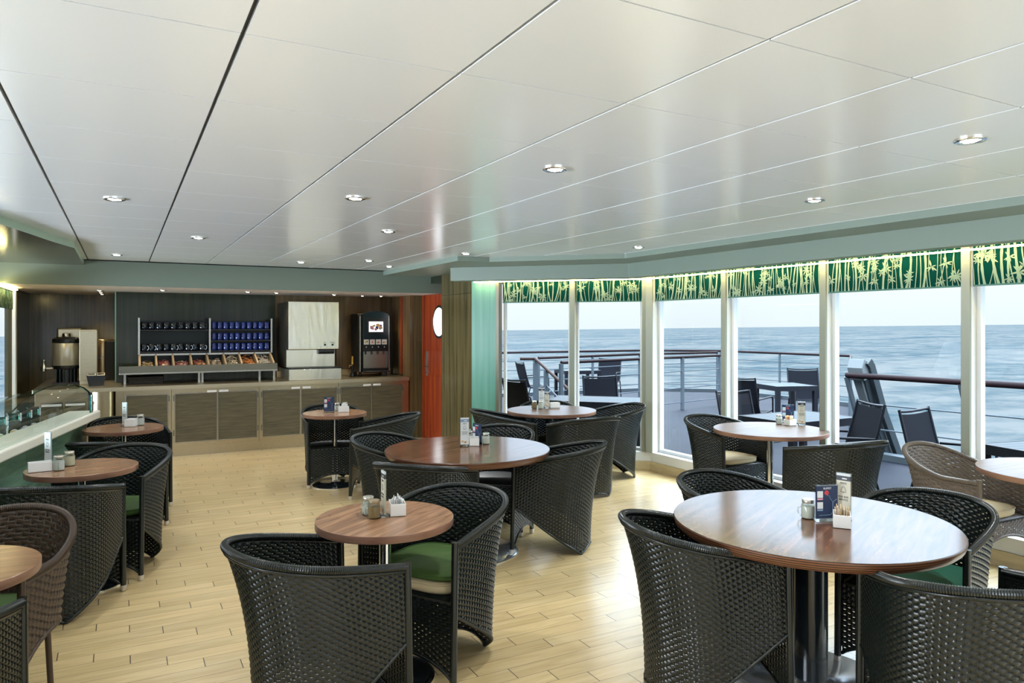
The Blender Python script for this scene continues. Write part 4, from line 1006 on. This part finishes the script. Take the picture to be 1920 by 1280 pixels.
# ---- coffee urn, brewer, second urn, caddy, towel holder
ur = thing('coffee_urn', 'tall stainless coffee urn with black base and side tap', 'coffee urn', (-.64, 11.03, WT))
mb = MB(); mb.lathe([(.155, .235), (.158, .24), (.158, .52), (.155, .525)], 'urn_steel', n=48); mb.build('tank', ur, smooth=40)
mb = MB(); mb.lathe([(.150, .525), (.160, .53), (.158, .575), (.12, .60), (.03, .61), (.001, .61)], 'black_plastic', n=48, cap=False); mb.lathe([(.05, .61), (.045, .65), (.001, .65)], 'steel_smooth', n=24); mb.build('lid', ur, smooth=40)
mb = MB(); mb.lathe([(.158, .235), (.160, .215), (.15, .19), (.12, .18), (.12, .02)], 'black_plastic', n=48)
mb.build('stand', ur, smooth=40)
mb = MB()
for k in range(6): mb.box(-.11+k*.040, -.11+k*.040+.012, -.145, -.118, .02, .19, 'navy_gloss')
mb.box(-.15, .15, -.16, .15, 0, .02, 'black_plastic'); mb.build('ribbed_front', ur)
mb = MB(); mb.cyl((-.15, 0, .20), (-.24, -.01, .20), .022, 'chrome'); mb.lathe([(.03, -.03), (.036, 0), (.03, .03), (.012, .045), (.010, .09), (.020, .10), (.018, .115)], 'chrome', (-.25, -.01, .195), n=20); mb.build('tap', ur, smooth=50)
br_ = thing('coffee_brewer', 'flat tall stainless brewer box right of the coffee urn', 'coffee brewer', (0, 0, 0))
mb = MB(); mb.box(-.475, -.285, 10.62, 11.2, WT, 1.60, 'steel'); mb.box(-.478, -.282, 10.612, 10.62, .95, 1.585, 'steel'); mb.build('housing', br_, bevel=.008)
mb = MB(); mb.box(-.76, -.48, 11.20, 11.4, 1.40, 1.62, 'steel'); mb.build('filter_head', br_, bevel=.02)
u2 = thing('bronze_urn', 'bronze-coloured cylindrical urn behind the brewer', 'urn', (-.245, 11.62, WT))
mb = MB(); mb.lathe([(.15, 0), (.15, .30), (.145, .302), (.145, .32), (.15, .322), (.15, .54), (.14, .56), (.001, .56)], 'bronze_steel', n=40, cap=False); mb.build('tank', u2, smooth=40)
mb = MB(); mb.box(-.16, -.02, -.165, -.145, .295, .33, 'black_plastic'); mb.build('handle_band', u2)
mb = MB(); mb.box(.03, .155, -.17, .1, 0, .54, 'dark_plastic'); mb.build('side_cover', u2, bevel=.01)
cb = thing('condiment_caddy', 'black two-lidded caddy on the corner of the worktop', 'caddy', (-.285, 10.42, WT))
mb = MB(); mb.prism([(-.08, 0), (.08, 0), (.105, .13), (-.105, .13)], -.09, .09, 'black_plastic', T=lambda a, b, c: (a, c, b)); mb.build('body', cb, bevel=.008)
for s in (-1, 1):
    mb = MB(); mb.tube([(s*.05-.04, -.09, .133), (s*.05+.04, -.09, .133), (s*.05+.04, .08, .150), (s*.05-.04, .08, .150)], .0045, 'sachet_cream', n=6, closed=True); mb.box(s*.05-.037, s*.05+.037, -.085, .075, .130, .136, 'black_plastic'); mb.build('lid', cb)
th = thing('towel_dispenser', 'pale wall dispenser half hidden behind the green panel edge', 'dispenser', (0, 0, 0))
mb = MB(); mb.box(-.20, -.085, 11.90, 11.99, 1.20, 1.42, 'sachet_cream'); mb.build('housing', th, bevel=.01)
mb = MB(); mb.box(-.22, -.085, 11.82, 11.99, 1.08, 1.10, 'steel_smooth'); mb.build('shelf', th)
# ================================================================== OUTSIDE: sea, deck, rails, furniture
n_ = Vector((-.0084437, .00871331, .99992639))
mb = MB(); S2 = 9000.0
def seap(x, y): return (x, y, -14-(n_.x*x+n_.y*y)/n_.z)
gr = [-S2, -3000, -1000, -300, 0, 300, 1000, 3000, S2]
vs = [seap(x, y) for y in gr for x in gr]; k = len(gr)
mb.add(vs, [(j*k+i, j*k+i+1, (j+1)*k+i+1, (j+1)*k+i) for j in range(k-1) for i in range(k-1)], 'sea_water')
tag(mb.build('sea'), 'open blue sea reaching to the hazy horizon', 'sea', kind='stuff')
DZ = -.10
mb = MB(); mb.prism([(5.45, -5), (8.75, -5), (8.75, 6.3), (14.0, 10.1), (14.0, 14.1), (12.6, 15.4), (8.3, 15.8), (5.5, 15.8), (3.5, 12.3), (3.99, 7.95), (5.45, 6.50)], -.30, DZ, 'deck_blue'); o = mb.build('deck'); o['kind'] = 'structure'
mb = MB(); ring_ = [(8.75, -5), (8.75, 6.3), (14.0, 10.1), (14.0, 14.1), (12.6, 15.4), (8.3, 15.8), (5.5, 15.8)]
for a, b in zip(ring_, ring_[1:]):
    T, l = frame(a, b); mb.box(0, l, -.06, .06, DZ, DZ+.08, 'deck_edge', T)
o = mb.build('trim_deck_edge'); o['kind'] = 'structure'
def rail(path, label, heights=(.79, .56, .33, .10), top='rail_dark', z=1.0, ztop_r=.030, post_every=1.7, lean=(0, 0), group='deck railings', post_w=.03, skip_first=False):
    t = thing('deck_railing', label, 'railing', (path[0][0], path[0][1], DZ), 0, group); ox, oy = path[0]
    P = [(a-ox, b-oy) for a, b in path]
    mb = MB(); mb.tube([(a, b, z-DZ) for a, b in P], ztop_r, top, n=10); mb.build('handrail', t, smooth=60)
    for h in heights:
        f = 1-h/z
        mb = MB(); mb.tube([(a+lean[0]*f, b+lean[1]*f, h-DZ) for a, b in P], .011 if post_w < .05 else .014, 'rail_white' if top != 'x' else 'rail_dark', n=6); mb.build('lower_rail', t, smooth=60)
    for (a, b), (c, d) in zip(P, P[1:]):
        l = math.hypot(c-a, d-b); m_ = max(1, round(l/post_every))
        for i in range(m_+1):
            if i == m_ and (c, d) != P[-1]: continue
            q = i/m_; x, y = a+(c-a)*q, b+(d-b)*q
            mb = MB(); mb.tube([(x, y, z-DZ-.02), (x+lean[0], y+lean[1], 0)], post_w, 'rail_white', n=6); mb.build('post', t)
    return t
rail([(7.9, 15.6), (12.4, 15.3), (13.86, 14.0), (13.97, 10.24), (10.9, 8.0)], 'farthest wooden-topped deck railing across the stern', post_every=2.3)
rail([(7.44, 12.57), (10.6, 13.28), (12.94, 13.19)], 'middle wooden-topped railing on the stern deck', heights=(.75, .30), post_every=1.8)
rail([(6.86, 10.80), (9.03, 11.30), (11.67, 11.81)], 'nearest of the three stern railings, ending beside the corner mullion', heights=(.70, .35, .05), post_every=1.55, post_w=.045)
rail([(8.40, 6.22), (8.50, 4.81), (8.60, 3.4), (8.75, 1.2), (8.8, -3)], 'dark railing along the ship side beyond the right-hand windows', heights=(.63, .29, -.03), lean=(.42, 0), post_every=3.0, z=1.0, ztop_r=.038, post_w=.035)
st = thing('stair_rail', 'sloping wooden stair handrail on the stern deck', 'handrail', (6.93, 12.43, DZ), 0)
mb = MB(); mb.tube([(0, 0, 1.1), (.27, -.14, 1.1), (.18, -1.6, .55), (.15, -2.2, .25)], .030, 'teak', n=10); mb.build('handrail', st, smooth=60)
for (x, y, h) in ((.27, -.14, 1.08), (.24, -.6, .9)):
    mb = MB(); mb.box(x-.035, x+.035, y-.035, y+.035, 0, h, 'rail_white'); mb.build('post', st)
mb = MB(); mb.tube([(.24, -.6, .62), (.18, -1.8, .1)], .014, 'rail_white', n=6); mb.build('lower_rail', st)
# leaning white davit / stanchion
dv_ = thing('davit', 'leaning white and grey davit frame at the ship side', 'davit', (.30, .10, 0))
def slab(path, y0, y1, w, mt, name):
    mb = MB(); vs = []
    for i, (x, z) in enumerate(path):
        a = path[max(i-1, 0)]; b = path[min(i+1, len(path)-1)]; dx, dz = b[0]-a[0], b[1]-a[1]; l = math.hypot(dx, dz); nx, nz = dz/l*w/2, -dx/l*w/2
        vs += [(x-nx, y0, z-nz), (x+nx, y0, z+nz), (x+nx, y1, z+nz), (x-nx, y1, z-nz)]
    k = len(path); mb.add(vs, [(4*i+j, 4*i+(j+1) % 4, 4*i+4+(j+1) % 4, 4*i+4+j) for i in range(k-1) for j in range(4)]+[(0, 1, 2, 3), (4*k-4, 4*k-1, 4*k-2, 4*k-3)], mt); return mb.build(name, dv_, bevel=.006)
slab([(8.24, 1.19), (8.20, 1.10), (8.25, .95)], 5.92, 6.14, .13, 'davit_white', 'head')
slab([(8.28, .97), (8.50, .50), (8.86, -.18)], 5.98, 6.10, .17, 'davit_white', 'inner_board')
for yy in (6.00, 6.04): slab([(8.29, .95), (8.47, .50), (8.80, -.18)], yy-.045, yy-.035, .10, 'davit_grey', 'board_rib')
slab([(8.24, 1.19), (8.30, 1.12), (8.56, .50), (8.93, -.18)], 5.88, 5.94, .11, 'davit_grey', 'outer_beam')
# ---- sling chairs and tables
def sling_chair(label, x, y, rot, first=[None]):
    G = 'black sling chairs on the open deck'
    if first[0] is not None:
        o = copy_tree(first[0]); o.location = (x, y, DZ); o.rotation_euler = (0, 0, R(rot)); o['label'] = label; return o
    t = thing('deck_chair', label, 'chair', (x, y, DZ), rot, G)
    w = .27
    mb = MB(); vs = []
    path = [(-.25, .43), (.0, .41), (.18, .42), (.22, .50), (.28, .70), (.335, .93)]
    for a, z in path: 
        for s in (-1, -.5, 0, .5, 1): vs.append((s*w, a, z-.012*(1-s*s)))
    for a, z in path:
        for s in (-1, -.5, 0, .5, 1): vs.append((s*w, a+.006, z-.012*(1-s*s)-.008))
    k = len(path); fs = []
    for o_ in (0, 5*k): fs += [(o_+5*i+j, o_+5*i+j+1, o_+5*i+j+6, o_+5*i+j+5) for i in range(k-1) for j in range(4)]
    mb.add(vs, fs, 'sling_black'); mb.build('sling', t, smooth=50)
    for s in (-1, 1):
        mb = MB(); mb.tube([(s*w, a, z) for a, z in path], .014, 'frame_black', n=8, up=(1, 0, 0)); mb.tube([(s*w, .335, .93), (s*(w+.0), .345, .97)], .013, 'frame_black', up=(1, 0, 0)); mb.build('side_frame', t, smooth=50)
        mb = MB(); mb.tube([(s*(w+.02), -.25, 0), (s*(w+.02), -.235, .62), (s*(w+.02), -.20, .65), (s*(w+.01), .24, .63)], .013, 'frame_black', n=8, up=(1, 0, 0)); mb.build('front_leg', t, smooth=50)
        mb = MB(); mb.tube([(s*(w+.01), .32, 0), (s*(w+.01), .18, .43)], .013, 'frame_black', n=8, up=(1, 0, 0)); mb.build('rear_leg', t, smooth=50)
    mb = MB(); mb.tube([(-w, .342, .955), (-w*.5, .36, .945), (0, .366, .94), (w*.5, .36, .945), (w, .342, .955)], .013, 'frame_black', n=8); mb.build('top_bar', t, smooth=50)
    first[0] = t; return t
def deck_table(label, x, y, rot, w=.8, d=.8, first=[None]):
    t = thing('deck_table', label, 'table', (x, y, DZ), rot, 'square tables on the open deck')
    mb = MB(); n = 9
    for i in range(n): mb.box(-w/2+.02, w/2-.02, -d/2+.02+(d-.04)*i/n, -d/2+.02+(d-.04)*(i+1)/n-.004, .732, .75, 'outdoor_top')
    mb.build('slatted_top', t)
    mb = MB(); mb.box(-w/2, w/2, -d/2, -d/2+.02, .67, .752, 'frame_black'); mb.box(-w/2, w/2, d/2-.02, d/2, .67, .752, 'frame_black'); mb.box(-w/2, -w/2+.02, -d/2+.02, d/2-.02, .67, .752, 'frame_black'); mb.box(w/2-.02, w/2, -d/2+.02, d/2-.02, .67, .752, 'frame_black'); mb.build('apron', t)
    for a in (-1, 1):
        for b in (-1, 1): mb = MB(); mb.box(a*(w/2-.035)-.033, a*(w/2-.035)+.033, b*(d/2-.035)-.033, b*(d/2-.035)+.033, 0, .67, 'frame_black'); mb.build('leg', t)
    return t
deck_table('dark table with grey-blue top just outside the corner windows', 5.70, 8.05, -45, 1.25, .8)
sling_chair('black sling chair behind the dark table outside the corner windows', 6.50, 8.97, -20)
deck_table('far deck table with dark frame beside the leftmost sling chair', 9.2, 13.8, -15, .85, .85)
sling_chair('leftmost black sling chair on the stern deck by the railing', 8.02, 13.75, 80)
sling_chair('low-looking sling chair end-on to the dark table outside the corner windows', 5.42, 9.38, 100)
sling_chair('black sling chair right of the far deck table before the stern railing', 10.25, 14.1, -50)
deck_table('nearest dark table with blue-grey top outside the window table', 6.55, 5.45, 0, 1.05, .75)
deck_table('small square deck table between two sling chairs, farther out', 9.95, 8.55, -18, .75, .75)
sling_chair('large black sling chair left of the small square deck table', 8.60, 8.10, 108)
sling_chair('black sling chair at the far side of the small square deck table', 10.95, 8.90, -35)
sling_chair('black sling chair standing in front of the white davit', 6.42, 4.86, -118)
sling_chair('black sling chair right of the davit, left of the last mullion', 6.60, 3.80, 6)
deck_table('deck table with blue-grey top at the right edge of the photo', 6.75, 2.95, -12, .95, .85)
sling_chair('black sling chair half hidden by the mullion over the white window chair', 6.50, 6.02, 0)
